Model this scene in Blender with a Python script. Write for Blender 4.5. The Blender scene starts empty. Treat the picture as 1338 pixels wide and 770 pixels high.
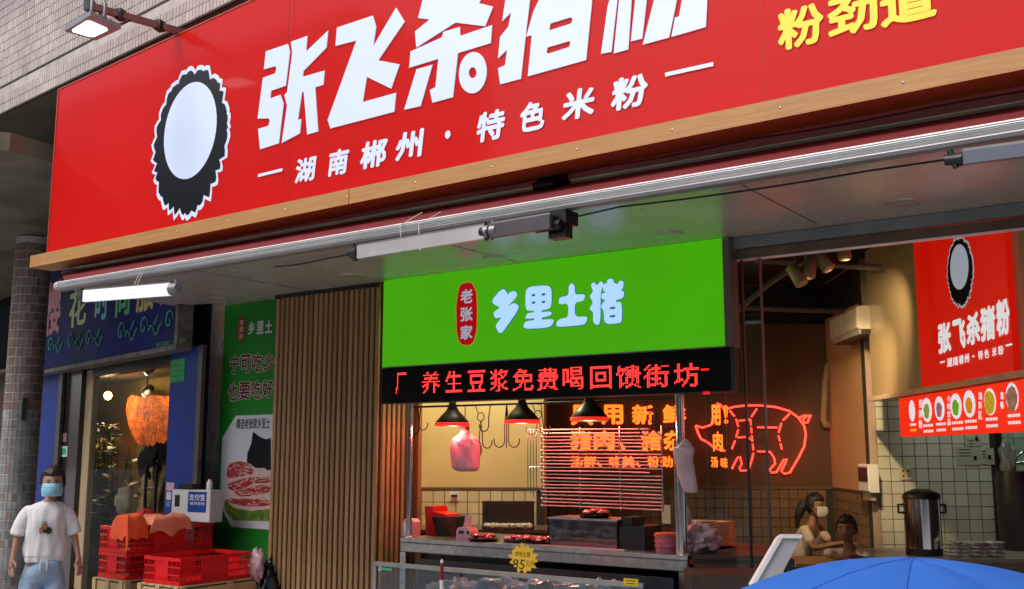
import bpy, bmesh, math, random
from mathutils import Vector, Matrix, noise
random.seed(7)
SC = bpy.context.scene
COL = SC.collection
rad = math.radians
# ---------------------------------------------------------------- camera
FPX, CX, CY, CZ = 1350.0, 669.0, 385.0, 1.7
PITCH, YAW = math.atan(205 / 1350), rad(35.2)
cam = bpy.data.cameras.new('camera'); cam.lens = FPX / 1338 * 36; cam.sensor_width = 36
cam.clip_end = 500; cam.clip_start = .05
camo = bpy.data.objects.new('camera', cam); COL.objects.link(camo)
camo.location = (0, 0, CZ); camo.rotation_euler = (rad(90) + PITCH, 0, YAW)
SC.camera = camo
# ---------------------------------------------------------------- sky, sun, exposure
w = bpy.data.worlds.new('World'); SC.world = w; w.use_nodes = True
nt = w.node_tree; sky = nt.nodes.new('ShaderNodeTexSky'); sky.sky_type = 'NISHITA'; sky.sun_disc = False
SUN_EL, SUN_AZ = 52, 200     # azimuth clockwise from +Y
sky.sun_elevation = rad(SUN_EL); sky.sun_rotation = rad(SUN_AZ)
sky.air_density = 1.0; sky.dust_density = 4.0; sky.ozone_density = 1.0
nt.nodes['Background'].inputs['Strength'].default_value = 0.14
nt.links.new(sky.outputs[0], nt.nodes['Background'].inputs[0])
sl = bpy.data.lights.new('sun', 'SUN'); sl.energy = 0.9; sl.angle = rad(20); sl.color = (1, .96, .9)
so = bpy.data.objects.new('sun', sl); COL.objects.link(so)
sd = Vector((math.sin(rad(SUN_AZ)) * math.cos(rad(SUN_EL)), math.cos(rad(SUN_AZ)) * math.cos(rad(SUN_EL)), math.sin(rad(SUN_EL))))
so.rotation_euler = sd.to_track_quat('Z', 'Y').to_euler(); so.location = (0, -5, 20)
SC.view_settings.view_transform = 'Standard'; SC.view_settings.look = 'None'
SC.view_settings.exposure = 0.5; SC.view_settings.gamma = 1
SC.cycles.max_bounces = 7; SC.cycles.diffuse_bounces = 3; SC.cycles.glossy_bounces = 4
SC.cycles.transmission_bounces = 5; SC.cycles.transparent_max_bounces = 10
SC.cycles.caustics_reflective = False; SC.cycles.caustics_refractive = False
SC.cycles.sample_clamp_indirect = 4

# ---------------------------------------------------------------- view rays -> surveyed points
FH = Vector((-math.sin(YAW), math.cos(YAW), 0)); RT = Vector((math.cos(YAW), math.sin(YAW), 0))
FW = FH * math.cos(PITCH) + Vector((0, 0, 1)) * math.sin(PITCH)
UP = -FH * math.sin(PITCH) + Vector((0, 0, 1)) * math.cos(PITCH)
C0 = Vector((0, 0, CZ))
def ray(x, y): return RT * (x - CX) + UP * (CY - y) + FW * FPX
def onz(x, y, z): d = ray(x, y); return C0 + d * ((z - CZ) / d.z)
def dep(x, y, s): d = ray(x, y); return C0 + d * (s / d.dot(FH))     # point s metres ahead
class Pl:   # vertical surface: u along it, z up, w out towards the street
    def __init__(s, o, deg):
        a = rad(deg); s.o = Vector((o[0], o[1], 0)); s.deg = deg
        s.u = Vector((math.cos(a), math.sin(a), 0)); s.n = Vector((math.sin(a), -math.cos(a), 0))
    def pix(s, x, y, w=0):
        d = ray(x, y); o = s.o + s.n * w; k = (o - C0).dot(s.n) / d.dot(s.n); p = C0 + d * k
        return ((p - s.o).dot(s.u), p.z)
    def W(s, u, z, w=0): return s.o + s.u * u + s.n * w + Vector((0, 0, z))
    def off(s, w): return Pl((s.o + s.n * w)[:2], s.deg)
def FP(Y): return Pl((0, Y), 0)                  # facade parallel
RA = 32.4
DR = Vector((-math.sin(rad(RA)), math.cos(rad(RA)), 0)); UR = Vector((math.cos(rad(RA)), math.sin(rad(RA)), 0))
def BP(s): return Pl((DR * s)[:2], RA)           # across the room at depth s
def SP(t): return Pl((UR * t)[:2], RA - 90)      # right-hand side walls of the room, u runs to the street
def rel(px): return math.atan((px - 669) / 1365) - rad(2.8)

# ---------------------------------------------------------------- materials
MATS = {}; EK = .72      # emitters are set for this exposure
def mat(name, col, rough=.6, metal=0, var=.12, scale=6, bump=.0, emit=0, ecol=None, coat=0, trans=0, alpha=1, spec=.5, detail=5):
    if name in MATS: return MATS[name]
    m = bpy.data.materials.new(name); m.use_nodes = True; N = m.node_tree.nodes; L = m.node_tree.links
    b = N['Principled BSDF']; b.inputs['Roughness'].default_value = rough; b.inputs['Metallic'].default_value = metal
    b.inputs['Coat Weight'].default_value = coat; b.inputs['Coat Roughness'].default_value = .08
    b.inputs['Transmission Weight'].default_value = trans; b.inputs['Alpha'].default_value = alpha
    b.inputs['Specular IOR Level'].default_value = spec
    b.inputs['Base Color'].default_value = (*col, 1)
    if var > 0 or bump > 0:
        tc = N.new('ShaderNodeTexCoord'); nz = N.new('ShaderNodeTexNoise'); nz.inputs['Scale'].default_value = scale
        nz.inputs['Detail'].default_value = detail; L.new(tc.outputs['Object'], nz.inputs['Vector'])
        if var > 0:
            rp = N.new('ShaderNodeValToRGB'); rp.color_ramp.elements[0].position = .3; rp.color_ramp.elements[1].position = .7
            rp.color_ramp.elements[0].color = (*[c * (1 - var) for c in col], 1)
            rp.color_ramp.elements[1].color = (*[min(1, c * (1 + var)) for c in col], 1)
            L.new(nz.outputs['Fac'], rp.inputs[0]); L.new(rp.outputs[0], b.inputs['Base Color'])
            mr = N.new('ShaderNodeMapRange'); mr.inputs['To Min'].default_value = rough * .85; mr.inputs['To Max'].default_value = min(1, rough * 1.15)
            L.new(nz.outputs['Fac'], mr.inputs['Value']); L.new(mr.outputs[0], b.inputs['Roughness'])
        if bump > 0:
            bp = N.new('ShaderNodeBump'); bp.inputs['Strength'].default_value = bump; bp.inputs['Distance'].default_value = .02
            L.new(nz.outputs['Fac'], bp.inputs['Height']); L.new(bp.outputs[0], b.inputs['Normal'])
    if emit:
        b.inputs['Emission Color'].default_value = (*(ecol or col), 1); b.inputs['Emission Strength'].default_value = emit * EK
    MATS[name] = m; return m
def rndcol(m, amt=.25):   # every piece its own tone
    N = m.node_tree.nodes; L = m.node_tree.links; b = N['Principled BSDF']
    oi = N.new('ShaderNodeObjectInfo'); mr = N.new('ShaderNodeMapRange'); mr.inputs['To Min'].default_value = 1 - amt; mr.inputs['To Max'].default_value = 1 + amt * .5
    L.new(oi.outputs['Random'], mr.inputs['Value']); vm = N.new('ShaderNodeVectorMath'); vm.operation = 'SCALE'
    l = b.inputs['Base Color'].links
    if l: L.new(l[0].from_socket, vm.inputs[0])
    else: vm.inputs[0].default_value = b.inputs['Base Color'].default_value[:3]
    L.new(mr.outputs[0], vm.inputs['Scale']); L.new(vm.outputs[0], b.inputs['Base Color']); return m
def wood(name, c1, c2, sc=(1, 1, 14), rough=.5, coat=0):
    m = mat(name, c1, rough, var=0, coat=coat); N = m.node_tree.nodes; L = m.node_tree.links; b = N['Principled BSDF']
    tc = N.new('ShaderNodeTexCoord'); mp = N.new('ShaderNodeMapping'); mp.inputs['Scale'].default_value = sc
    nz = N.new('ShaderNodeTexNoise'); nz.inputs['Scale'].default_value = 6; nz.inputs['Detail'].default_value = 8; nz.inputs['Distortion'].default_value = .6
    rp = N.new('ShaderNodeValToRGB'); rp.color_ramp.elements[0].position = .35; rp.color_ramp.elements[1].position = .68
    rp.color_ramp.elements[0].color = (*c1, 1); rp.color_ramp.elements[1].color = (*c2, 1)
    L.new(tc.outputs['Object'], mp.inputs[0]); L.new(mp.outputs[0], nz.inputs['Vector']); L.new(nz.outputs['Fac'], rp.inputs[0]); L.new(rp.outputs[0], b.inputs['Base Color'])
    return m
def glassmat(name, tint=(.9, .95, .95), refl=.12, rough=.02, dirt=.04):
    m = bpy.data.materials.new(name); m.use_nodes = True; N = m.node_tree.nodes; L = m.node_tree.links; N.clear()
    o = N.new('ShaderNodeOutputMaterial'); t = N.new('ShaderNodeBsdfTransparent'); t.inputs[0].default_value = (*tint, 1)
    g = N.new('ShaderNodeBsdfGlossy'); g.inputs['Roughness'].default_value = rough
    fr = N.new('ShaderNodeFresnel'); fr.inputs[0].default_value = 1.28
    ad = N.new('ShaderNodeMath'); ad.operation = 'MULTIPLY_ADD'; ad.inputs[1].default_value = .75; ad.inputs[2].default_value = refl - .04
    L.new(fr.outputs[0], ad.inputs[0]); mx = N.new('ShaderNodeMixShader'); L.new(ad.outputs[0], mx.inputs[0]); L.new(t.outputs[0], mx.inputs[1]); L.new(g.outputs[0], mx.inputs[2])
    d = N.new('ShaderNodeBsdfDiffuse'); d.inputs[0].default_value = (.5, .5, .48, 1); nz = N.new('ShaderNodeTexNoise'); nz.inputs['Scale'].default_value = 5
    mr = N.new('ShaderNodeMapRange'); mr.inputs['From Min'].default_value = .45; mr.inputs['To Max'].default_value = dirt; L.new(nz.outputs[0], mr.inputs[0])
    m2 = N.new('ShaderNodeMixShader'); L.new(mr.outputs[0], m2.inputs[0]); L.new(mx.outputs[0], m2.inputs[1]); L.new(d.outputs[0], m2.inputs[2]); L.new(m2.outputs[0], o.inputs[0])
    MATS[name] = m; return m
def emat(name, col, s, back=None, var=0):
    m = mat(name, back or col, .5, var=0, emit=s, ecol=col); s *= EK
    if var:
        N = m.node_tree.nodes; L = m.node_tree.links; b = N['Principled BSDF']; tc = N.new('ShaderNodeTexCoord'); nz = N.new('ShaderNodeTexNoise'); nz.inputs['Scale'].default_value = 1.2
        mr = N.new('ShaderNodeMapRange'); mr.inputs['To Min'].default_value = s * (1 - var); mr.inputs['To Max'].default_value = s * (1 + var)
        L.new(tc.outputs['Object'], nz.inputs[0]); L.new(nz.outputs[0], mr.inputs[0]); L.new(mr.outputs[0], b.inputs['Emission Strength'])
    return m

# ---------------------------------------------------------------- building blocks
ORG = {}
def tag(o, label=None, cat=None, group=None, kind=None):
    if label: o['label'] = label
    if cat: o['category'] = cat
    if group: o['group'] = group
    if kind: o['kind'] = kind
    return o
def thing(name, label, cat, loc, group=None):
    o = bpy.data.objects.new(name, None); COL.objects.link(o); o.location = loc; o.empty_display_size = .1
    ORG[o.name] = Vector(loc); return tag(o, label, cat, group)
def link(o, parent, org):
    COL.objects.link(o); o.location = org - (ORG[parent.name] if parent else Vector((0, 0, 0)))
    if parent: o.parent = parent
    ORG[o.name] = Vector(org); return o
class MB:
    def __init__(s): s.v = []; s.f = []; s.mi = []; s.sm = []
    def add(s, vs, fs, mi=0, smooth=False):
        k = len(s.v); s.v += [Vector(v) for v in vs]; s.f += [[i + k for i in f] for f in fs]; s.mi += [mi] * len(fs); s.sm += [smooth] * len(fs); return s
    def hexa(s, c, mi=0): return s.add(c, [(0, 3, 2, 1), (4, 5, 6, 7), (0, 1, 5, 4), (1, 2, 6, 5), (2, 3, 7, 6), (3, 0, 4, 7)], mi)
    def box(s, pl, u0, u1, z0, z1, w0, w1, mi=0, bev=0):
        if bev:
            a = [pl.W(u0, z0, w0), pl.W(u1, z0, w0), pl.W(u1, z1, w0), pl.W(u0, z1, w0)]
            wm = w1 - bev if w1 > w0 else w1 + bev
            b = [pl.W(u0, z0, wm), pl.W(u1, z0, wm), pl.W(u1, z1, wm), pl.W(u0, z1, wm)]
            c = [pl.W(u0 + bev, z0 + bev, w1), pl.W(u1 - bev, z0 + bev, w1), pl.W(u1 - bev, z1 - bev, w1), pl.W(u0 + bev, z1 - bev, w1)]
            fs = [(3, 2, 1, 0), (8, 9, 10, 11)]
            for i in range(4):
                j = (i + 1) % 4; fs += [(i, j, j + 4, i + 4), (i + 4, j + 4, j + 8, i + 8)]
            return s.add(a + b + c, fs, mi)
        return s.hexa([pl.W(u0, z0, w0), pl.W(u1, z0, w0), pl.W(u1, z0, w1), pl.W(u0, z0, w1), pl.W(u0, z1, w0), pl.W(u1, z1, w0), pl.W(u1, z1, w1), pl.W(u0, z1, w1)], mi)
    def prism(s, pl, pts, w0, w1, mi=0):
        n = len(pts); a = [pl.W(u, z, w1) for u, z in pts]; b = [pl.W(u, z, w0) for u, z in pts]
        fs = [list(range(n)), list(range(2 * n - 1, n - 1, -1))] + [(i, i + n, (i + 1) % n + n, (i + 1) % n) for i in range(n)]
        return s.add(a + b, fs, mi)
    def slab(s, pts, z0, z1, mi=0):
        n = len(pts); a = [(p[0], p[1], z0) for p in pts]; b = [(p[0], p[1], z1) for p in pts]
        return s.add(a + b, [list(range(n - 1, -1, -1)), list(range(n, 2 * n))] + [(i, (i + 1) % n, (i + 1) % n + n, i + n) for i in range(n)], mi)
    def tube(s, path, r, n=8, mi=0, closed=False, smooth=True):
        path = [Vector(p) for p in path]; rs = r if isinstance(r, (list, tuple)) else [r] * len(path)
        rings = []; prev = None; m = len(path)
        for i, p in enumerate(path):
            if closed: t = path[(i + 1) % m] - path[i - 1]
            else: t = path[min(i + 1, m - 1)] - path[max(i - 1, 0)]
            t = t.normalized() if t.length > 1e-9 else Vector((0, 0, 1))
            if prev is None: prev = t.orthogonal().normalized()
            a = (prev - t * prev.dot(t)); a = a.normalized() if a.length > 1e-6 else t.orthogonal().normalized(); prev = a; b = t.cross(a)
            rings.append([p + (a * math.cos(6.2832 * k / n) + b * math.sin(6.2832 * k / n)) * rs[i] for k in range(n)])
        vs = [v for q in rings for v in q]; fs = []
        for i in range(m if closed else m - 1):
            i2 = (i + 1) % m
            for k in range(n): fs.append((i * n + k, i * n + (k + 1) % n, i2 * n + (k + 1) % n, i2 * n + k))
        s.add(vs, fs, mi, smooth)
        if not closed: s.add(rings[0], [list(range(n - 1, -1, -1))], mi); s.add(rings[-1], [list(range(n))], mi)
        return s
    def lathe(s, c, prof, n=24, mi=0, axis=None, smooth=True, sq=None):
        c = Vector(c); q = Vector((0, 0, 1)).rotation_difference(Vector(axis).normalized()) if axis else None
        vs = []
        for r, z in prof:
            for k in range(n):
                a = 6.2832 * k / n; v = Vector((r * math.cos(a) * (sq or 1), r * math.sin(a), z)); vs.append(c + (q @ v if q else v))
        fs = [(i * n + k, i * n + (k + 1) % n, (i + 1) * n + (k + 1) % n, (i + 1) * n + k) for i in range(len(prof) - 1) for k in range(n)]
        s.add(vs, fs, mi, smooth)
        if prof[0][0] > 1e-4: s.add(vs[:n], [list(range(n - 1, -1, -1))], mi)
        if prof[-1][0] > 1e-4: s.add(vs[-n:], [list(range(n))], mi)
        return s
    def blob(s, c, r, amp=.15, fr=3, seed=0, mi=0, nu=20, nv=12, rot=0, crease=0):
        c = Vector(c); vs = []; q = Matrix.Rotation(rot, 3, 'Z')
        for j in range(nv + 1):
            ph = math.pi * j / nv - math.pi / 2
            for i in range(nu):
                th = 6.2832 * i / nu; d = Vector((math.cos(ph) * math.cos(th), math.cos(ph) * math.sin(th), math.sin(ph)))
                k = 1 + amp * noise.noise(d * fr + Vector((seed, seed * 2.3, 0))) * 1.6
                if crease: k += crease * abs(noise.noise(d * fr * 2.6 + Vector((seed * 3, 0, seed)))) - crease * .3
                vs.append(c + q @ Vector((d.x * r[0] * k, d.y * r[1] * k, d.z * r[2] * k)))
        return s.add(vs, [(j * nu + i, j * nu + (i + 1) % nu, (j + 1) * nu + (i + 1) % nu, (j + 1) * nu + i) for j in range(nv) for i in range(nu)], mi, True)
    def build(s, name, m, parent=None, label=None, cat=None, group=None, kind=None, org=None):
        if parent: org = ORG[parent.name] if org is None else Vector(org)
        elif org is None:
            lo = Vector((min(v.x for v in s.v), min(v.y for v in s.v), min(v.z for v in s.v))); hi = Vector((max(v.x for v in s.v), max(v.y for v in s.v), 0))
            org = Vector(((lo.x + hi.x) / 2, (lo.y + hi.y) / 2, lo.z))
        org = Vector(org)
        me = bpy.data.meshes.new(name); me.from_pydata([v - org for v in s.v], [], s.f)
        for mm in (m if isinstance(m, (list, tuple)) else [m]): me.materials.append(mm)
        me.polygons.foreach_set('material_index', s.mi); me.polygons.foreach_set('use_smooth', s.sm); me.update()
        o = bpy.data.objects.new(name, me); link(o, parent, org); return tag(o, label, cat, group, kind)
def shared(name, me, parent, loc, rz=0, label=None, kind=None):
    o = bpy.data.objects.new(name, me); COL.objects.link(o); o.location = Vector(loc) - (ORG[parent.name] if parent else Vector((0, 0, 0)))
    o.rotation_euler.z = rz
    if parent: o.parent = parent
    ORG[o.name] = Vector(loc)
    return tag(o, label, None, None, kind)
def kids(o): return list(o.children)
def copy_tree(o, parent=None, loc=None):
    c = o.copy(); COL.objects.link(c)
    if parent: c.parent = parent
    if loc is not None: c.location = loc
    for ch in list(o.children): copy_tree(ch, c)
    return c

# --- lettering
GC = {}
def glyph(txt, bold=.02):
    k = (txt, bold)
    if k in GC: return GC[k]
    cu = bpy.data.curves.new('g', 'FONT'); cu.body = txt; cu.resolution_u = 2
    ob = bpy.data.objects.new('g', cu); COL.objects.link(ob); dg = bpy.context.evaluated_depsgraph_get()
    me = bpy.data.meshes.new_from_object(ob.evaluated_get(dg))
    vs = [tuple(v.co) for v in me.vertices]; fs = [tuple(p.vertices) for p in me.polygons]
    bpy.data.objects.remove(ob); bpy.data.curves.remove(cu); bpy.data.meshes.remove(me)
    x0, x1 = min(v[0] for v in vs), max(v[0] for v in vs); y0, y1 = min(v[1] for v in vs), max(v[1] for v in vs)
    if bold > .008:          # heavier strokes: the outline spread a little in eight directions, each sheet a hair lower
        V2, F2 = [], []; sh = [(0, 0, 0)] + [(bold * math.cos(i * .7854), bold * math.sin(i * .7854), i + 1) for i in range(8)]
        for dx, dy, q in sh: n = len(V2); V2 += [(v[0] + dx, v[1] + dy, q * -.00012) for v in vs]; F2 += [tuple(i + n for i in f) for f in fs]
        vs, fs = V2, F2; x0 -= bold; x1 += bold; y0 -= bold; y1 += bold
    else: vs = [(v[0], v[1], 0) for v in vs]
    GC[k] = ([((v[0] - x0) / max(x1 - x0, 1e-6), (v[1] - y0) / max(y1 - y0, 1e-6), v[2]) for v in vs], fs, (x1 - x0) / (y1 - y0)); return GC[k]
def text(pl, txt, u, z, wd, ht, wo, m, parent, name='lettering', bold=.02, shear=0, label=None, rise=0):
    vs, fs, _ = glyph(txt, bold); b = MB(); b.add([pl.W(u + x * wd + y * shear * ht, z + y * ht + rise * x * wd, wo + q) for x, y, q in vs], fs)
    return b.build(name, m, parent, label)
def textpx(pl, txt, a, c, wo, m, parent, name='lettering', bold=.02, shear=0):   # a: lower-left pixel, c: upper-right pixel
    (u0, z0), (u1, z1) = pl.pix(*a, wo), pl.pix(*c, wo)
    return text(pl, txt, u0, z0, u1 - u0, z1 - z0, wo, m, parent, name, bold, shear)
def shape(pl, loops, wo, m, parent, name, label=None, thick=0):     # flat outline with holes
    cu = bpy.data.curves.new('s', 'CURVE'); cu.dimensions = '2D'; cu.fill_mode = 'BOTH'
    for lp in loops:
        sp = cu.splines.new('POLY'); sp.points.add(len(lp) - 1); sp.use_cyclic_u = True
        for i, (u, z) in enumerate(lp): sp.points[i].co = (u, z, 0, 1)
    cu.extrude = thick / 2
    ob = bpy.data.objects.new('s', cu); COL.objects.link(ob); dg = bpy.context.evaluated_depsgraph_get()
    me = bpy.data.meshes.new_from_object(ob.evaluated_get(dg)); b = MB()
    b.add([pl.W(v.co.x, v.co.y, wo + v.co.z) for v in me.vertices], [tuple(p.vertices) for p in me.polygons])
    bpy.data.objects.remove(ob); bpy.data.curves.remove(cu); bpy.data.meshes.remove(me)
    return b.build(name, m, parent, label)
def ring(c, rx, ry, n=28, tilt=0, j=0, seed=0, sp=0):
    o = []
    for k in range(n):
        a = 6.2832 * k / n; q = 1 + j * noise.noise(Vector((math.cos(a) * 2, math.sin(a) * 2, seed))) + (sp if k % 2 else 0)
        o.append((c[0] + rx * q * math.cos(a), c[1] + ry * q * math.sin(a)))
    return o

# ---------------------------------------------------------------- shared materials
M_tile_out = mat('beige mosaic tile', (.47, .38, .335), .42, var=.22, scale=1.3, bump=.05)
M_grout_out = mat('pale grout', (.52, .48, .45), .9, var=.2, scale=9)
M_conc = mat('grey render', (.17, .17, .165), .85, var=.25, scale=2.2, bump=.15)
M_conc_d = mat('dark stained render', (.10, .10, .075), .8, var=.45, scale=1.4, bump=.1)
M_trim = wood('oak trim', (.44, .22, .07), (.52, .285, .105), (.6, 10, 10), .45)
M_slat = wood('oak slat', (.34, .195, .085), (.47, .29, .135), (14, 14, .6), .5)
M_slatback = mat('dark slat backing', (.05, .03, .018), .7)
M_black = mat('black plastic', (.012, .012, .013), .4, var=.2)
M_blackmetal = mat('black steel', (.02, .02, .022), .35, metal=.6, var=.2)
M_steel = mat('brushed stainless', (.55, .55, .54), .3, metal=1, var=.18, scale=20)
M_chrome = mat('polished steel', (.7, .7, .7), .14, metal=1, var=.05)
M_alu = mat('anodised aluminium', (.85, .87, .88), .35, metal=.1, var=.04)
M_alud = mat('grey aluminium', (.22, .22, .23), .4, metal=.5, var=.1)
M_white = mat('white plastic', (.75, .76, .78), .4, var=.05)
M_maroon = mat('maroon awning fabric', (.16, .008, .010), .85, var=.2, scale=12)
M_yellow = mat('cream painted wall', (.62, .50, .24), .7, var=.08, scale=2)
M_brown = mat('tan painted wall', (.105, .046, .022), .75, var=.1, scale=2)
M_glass = glassmat('clear glass', refl=.05, dirt=.03)
# lit red acrylic of the main sign
M_red = mat('red acrylic', (.46, .003, .002), .45, var=.06, scale=.8, coat=.22, spec=.12, emit=.16, ecol=(1, .02, .015), bump=.04)
M_signwhite = mat('lit white acrylic', (.56, .66, .86), .35, var=0, emit=.3, ecol=(.72, .82, 1), coat=.5)
M_signblack = mat('black print', (.006, .006, .010), .3, var=0, coat=.5)
M_signyellow = mat('yellow acrylic', (.80, .66, .02), .3, var=0, emit=.22, ecol=(1, .85, .05), coat=.5)
# ================================================================ STRUCTURE
def struct(mb, name, m, parent=None): return mb.build(name, m, parent, kind='structure' if not parent else None)
M_pave = mat('paving stone', (.34, .33, .31), .85, var=.25, scale=3, bump=.1)
M_road = mat('asphalt', (.05, .05, .052), .9, var=.25, scale=30, bump=.3)
g = MB(); g.add([(-120, -60, -.24), (120, -60, -.24), (120, 80, -.24), (-120, 80, -.24)], [(0, 1, 2, 3)]); struct(g, 'ground', M_pave)
g = MB(); g.slab([(-60, -10), (60, -10), (60, -3), (-60, -3)], -.236, -.13); struct(g, 'road', M_road)
g = MB(); g.slab([(-22.8, -2.85), (60, -2.85), (60, 16), (-8.9, 16), (-8.9, 7.06)], -.236, 0); struct(g, 'pavement', M_pave)
g = MB(); g.slab([(-60, -3), (60, -3), (60, -2.85), (-60, -2.85)], -.13, .004); struct(g, 'kerb', M_conc)
# mosaic tile sheet, joined
def mosaic(pl, u0, u1, z0, z1, m, parent, name='mosaic_tiles', pu=.05, pz=.10, skip=None, w=.0, label=None, cat=None):
    b = MB(); nu, nz = int((u1 - u0) / pu), int((z1 - z0) / pz)
    for j in range(nz):
        for i in range(nu):
            u, z = u0 + i * pu, z0 + j * pz
            if skip and skip(u, z): continue
            d = random.uniform(0, .0015)
            c = [pl.W(u + .003, z + .004, w), pl.W(u + pu - .003, z + .004, w), pl.W(u + pu - .003, z + pz - .004, w), pl.W(u + .003, z + pz - .004, w)]
            e = [pl.W(u + .005, z + .006, w + .005 + d), pl.W(u + pu - .005, z + .006, w + .005 + d), pl.W(u + pu - .005, z + pz - .006, w + .005 + d), pl.W(u + .005, z + pz - .006, w + .005 + d)]
            b.add(c + e, [(4, 5, 6, 7), (0, 1, 5, 4), (1, 2, 6, 5), (2, 3, 7, 6), (3, 0, 4, 7)], random.choice((0, 0, 0, 1, 1, 2)) if isinstance(m, list) else 0)
    return b.build(name, m, parent, label, cat, kind='stuff')
M_t1 = mat('beige mosaic tile a', (.52, .435, .395), .42, var=.2, scale=1.3)
M_t2 = mat('beige mosaic tile b', (.48, .39, .35), .42, var=.2, scale=1.3)
M_t3 = mat('beige mosaic tile c', (.56, .49, .45), .42, var=.2, scale=1.3)
TL = [M_t1, M_t2, M_t3]
# upper building beam with tiled face
a = onz(0, 150, 5.2); b_ = onz(308, 0, 5.2); deg = math.degrees(math.atan2(b_.y - a.y, b_.x - a.x)); TPL = Pl(a[:2], deg)
up = thing('upper_storey', 'upper storey of the building faced in beige mosaic tile above the red sign', 'building', TPL.W(3, 5.2))
g = MB(); g.box(TPL, -9, 13, 5.2, 12, -.9, 0); g.build('wall', M_grout_out, up)
g = MB(); g.box(TPL, -9, 13, 5.186, 5.1995, -.9, -.012); g.build('beam_soffit', M_conc, up)
g = MB(); g.box(TPL, -9, 13, 5.186, 5.2035, -.012, .012); g.build('edge_strip', mat('dark edge strip', (.05, .03, .025), .8, var=.5, scale=10), up)  # thin dark strip along the bottom edge of the tiled beam
g = MB(); g.box(TPL, -4, 9, 5.492, 5.506, 0, .0045); g.build('movement_joint', mat('dark joint', (.04, .03, .03), .9), up)
mosaic(TPL, -1.2, 6.8, 5.204, 5.49, TL, up); mosaic(TPL, -1.2, 6.8, 5.508, 8.35, TL, up)
g = MB(); g.box(TPL, -9, 13, 5.85, 6.0, -8, -.9); g.build('floor_slab', M_conc_d, up)
# arcade ceiling at the left
cp = [onz(-260, 175, 4.26)[:2], onz(12, 197, 4.26)[:2], onz(74, 214, 4.26)[:2], (-7.95, 7.6), (-7.95, 15), (-26, 15)]
g = MB(); g.slab(cp, 4.26, 4.42); struct(g, 'arcade_ceiling', mat('stained arcade ceiling', (.15, .145, .095), .38, var=.6, scale=1.1, bump=.05))
g = MB(); g.slab([(-26, 13.2), (-9, 11.2), (-9, 12.5), (-26, 15)], 3.75, 4.255); struct(g, 'arcade_beam', M_conc)
# canopy above the shop, soffit
g = MB(); g.slab([(-8.15, 5.02), (1.2, 5.02), (1.2, 7.3), (-8.15, 7.3)], 3.385, 4.2); struct(g, 'canopy', M_conc)
M_soffit = mat('glossy composite soffit', (.40, .375, .345), .27, var=.12, scale=1.2, spec=.45)
sp_ = [onz(225, 358, 3.18)[:2], (-8.3, 5.32), (1.2, 5.32), (1.2, 6.72), onz(364, 376, 3.18)[:2]]
sp_ = [(-8.75, 5.32), (1.2, 5.32), (1.2, 6.72), (-7.46, 6.72), (-7.5, 6.95), (-8.9, 6.62)]
g = MB(); g.slab(sp_, 3.18, 3.2); soffit = struct(g, 'canopy_soffit', M_soffit)
g = MB(); g.box(FP(5.06), -8.45, 1.2, 3.283, 3.383, 0, .03); struct(g, 'fascia_board', mat('grey fascia board', (.60, .56, .52), .35, var=.15, scale=2, coat=.4))
g = MB(); g.slab([(-8.5, 5.1), (1.2, 5.1), (1.2, 5.32), (-8.5, 5.32)], 3.33, 3.38); struct(g, 'fascia_return', M_conc_d)
# header wall above the soffit's inner edge
g = MB(); g.box(FP(6.74), -7.4, 1.2, 3.2, 4.2, -.3, 0); struct(g, 'header_wall', M_conc_d)
hx = FP(6.70).pix(955, 320)[0]
hb = thing('door_header', 'grey metal header strip over the open shop entrance', 'beam', (-1, 6.7, 3.0))
g = MB(); g.box(FP(6.70), hx, 1.2, 3.10, 3.176, -.05, 0); g.build('cover_strip', mat('blue grey strip', (.20, .25, .28), .3, var=.15, scale=4, coat=.5), hb)
g = MB(); g.box(FP(6.70), hx, 1.2, 3.03, 3.094, -.12, -.03); g.build('rail', mat('brown rail', (.14, .10, .075), .4, var=.2), hb)
g = MB(); g.box(FP(6.70), hx, 1.2, 3.022, 3.029, -.09, -.03); g.build('edge_trim', M_alu, hb)
# room: floor, ceiling, walls
g = MB(); g.slab([(-7.4, 6.9), (2.5, 6.75), (5, 14), (-1, 19), (-14, 14)], .004, .01); struct(g, 'shop_floor', mat('grey floor tile', (.2, .19, .17), .4, var=.15))
g = MB(); g.slab([(-6.9, 6.98), (2.6, 7.0), (6, 15), (-1, 20), (-14, 13)], 3.62, 3.7); struct(g, 'shop_ceiling', mat('black painted ceiling', (.012, .010, .009), .8))
# individual tiles sharing one mesh
TM = {}
def tilemesh(w_, h_, m, th=.006):
    k = (round(w_, 4), round(h_, 4), m.name)
    if k in TM: return TM[k]
    b = .0025; a = w_ / 2; c = h_ / 2
    vs = [(-a, 0, -c), (a, 0, -c), (a, 0, c), (-a, 0, c), (-a + b, -th, -c + b), (a - b, -th, -c + b), (a - b, -th, c - b), (-a + b, -th, c - b)]
    me = bpy.data.meshes.new('tile'); me.from_pydata(vs, [], [(4, 5, 6, 7), (0, 1, 5, 4), (1, 2, 6, 5), (2, 3, 7, 6), (3, 0, 4, 7)]); me.materials.append(m)
    TM[k] = me; return me
def tiles(pl, u0, u1, z0, z1, p, m, parent, gap=.005, w=.0, anchor=None, top=False):
    me = tilemesh(p - gap, p - gap, m); n = 0
    nu = int(math.ceil((u1 - u0) / p)); nz = int(math.ceil((z1 - z0) / p))
    for j in range(nz):
        for i in range(nu):
            u = u0 + (i + .5) * p; z = z1 - (j + .5) * p
            if u + p / 2 > u1 + .02: continue
            shared('tile', me, parent, pl.W(u, z, w + random.uniform(0, .0006)), rad(pl.deg)); n += 1
    return n
M_gr = mat('dark grout', (.035, .03, .025), .9)
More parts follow.
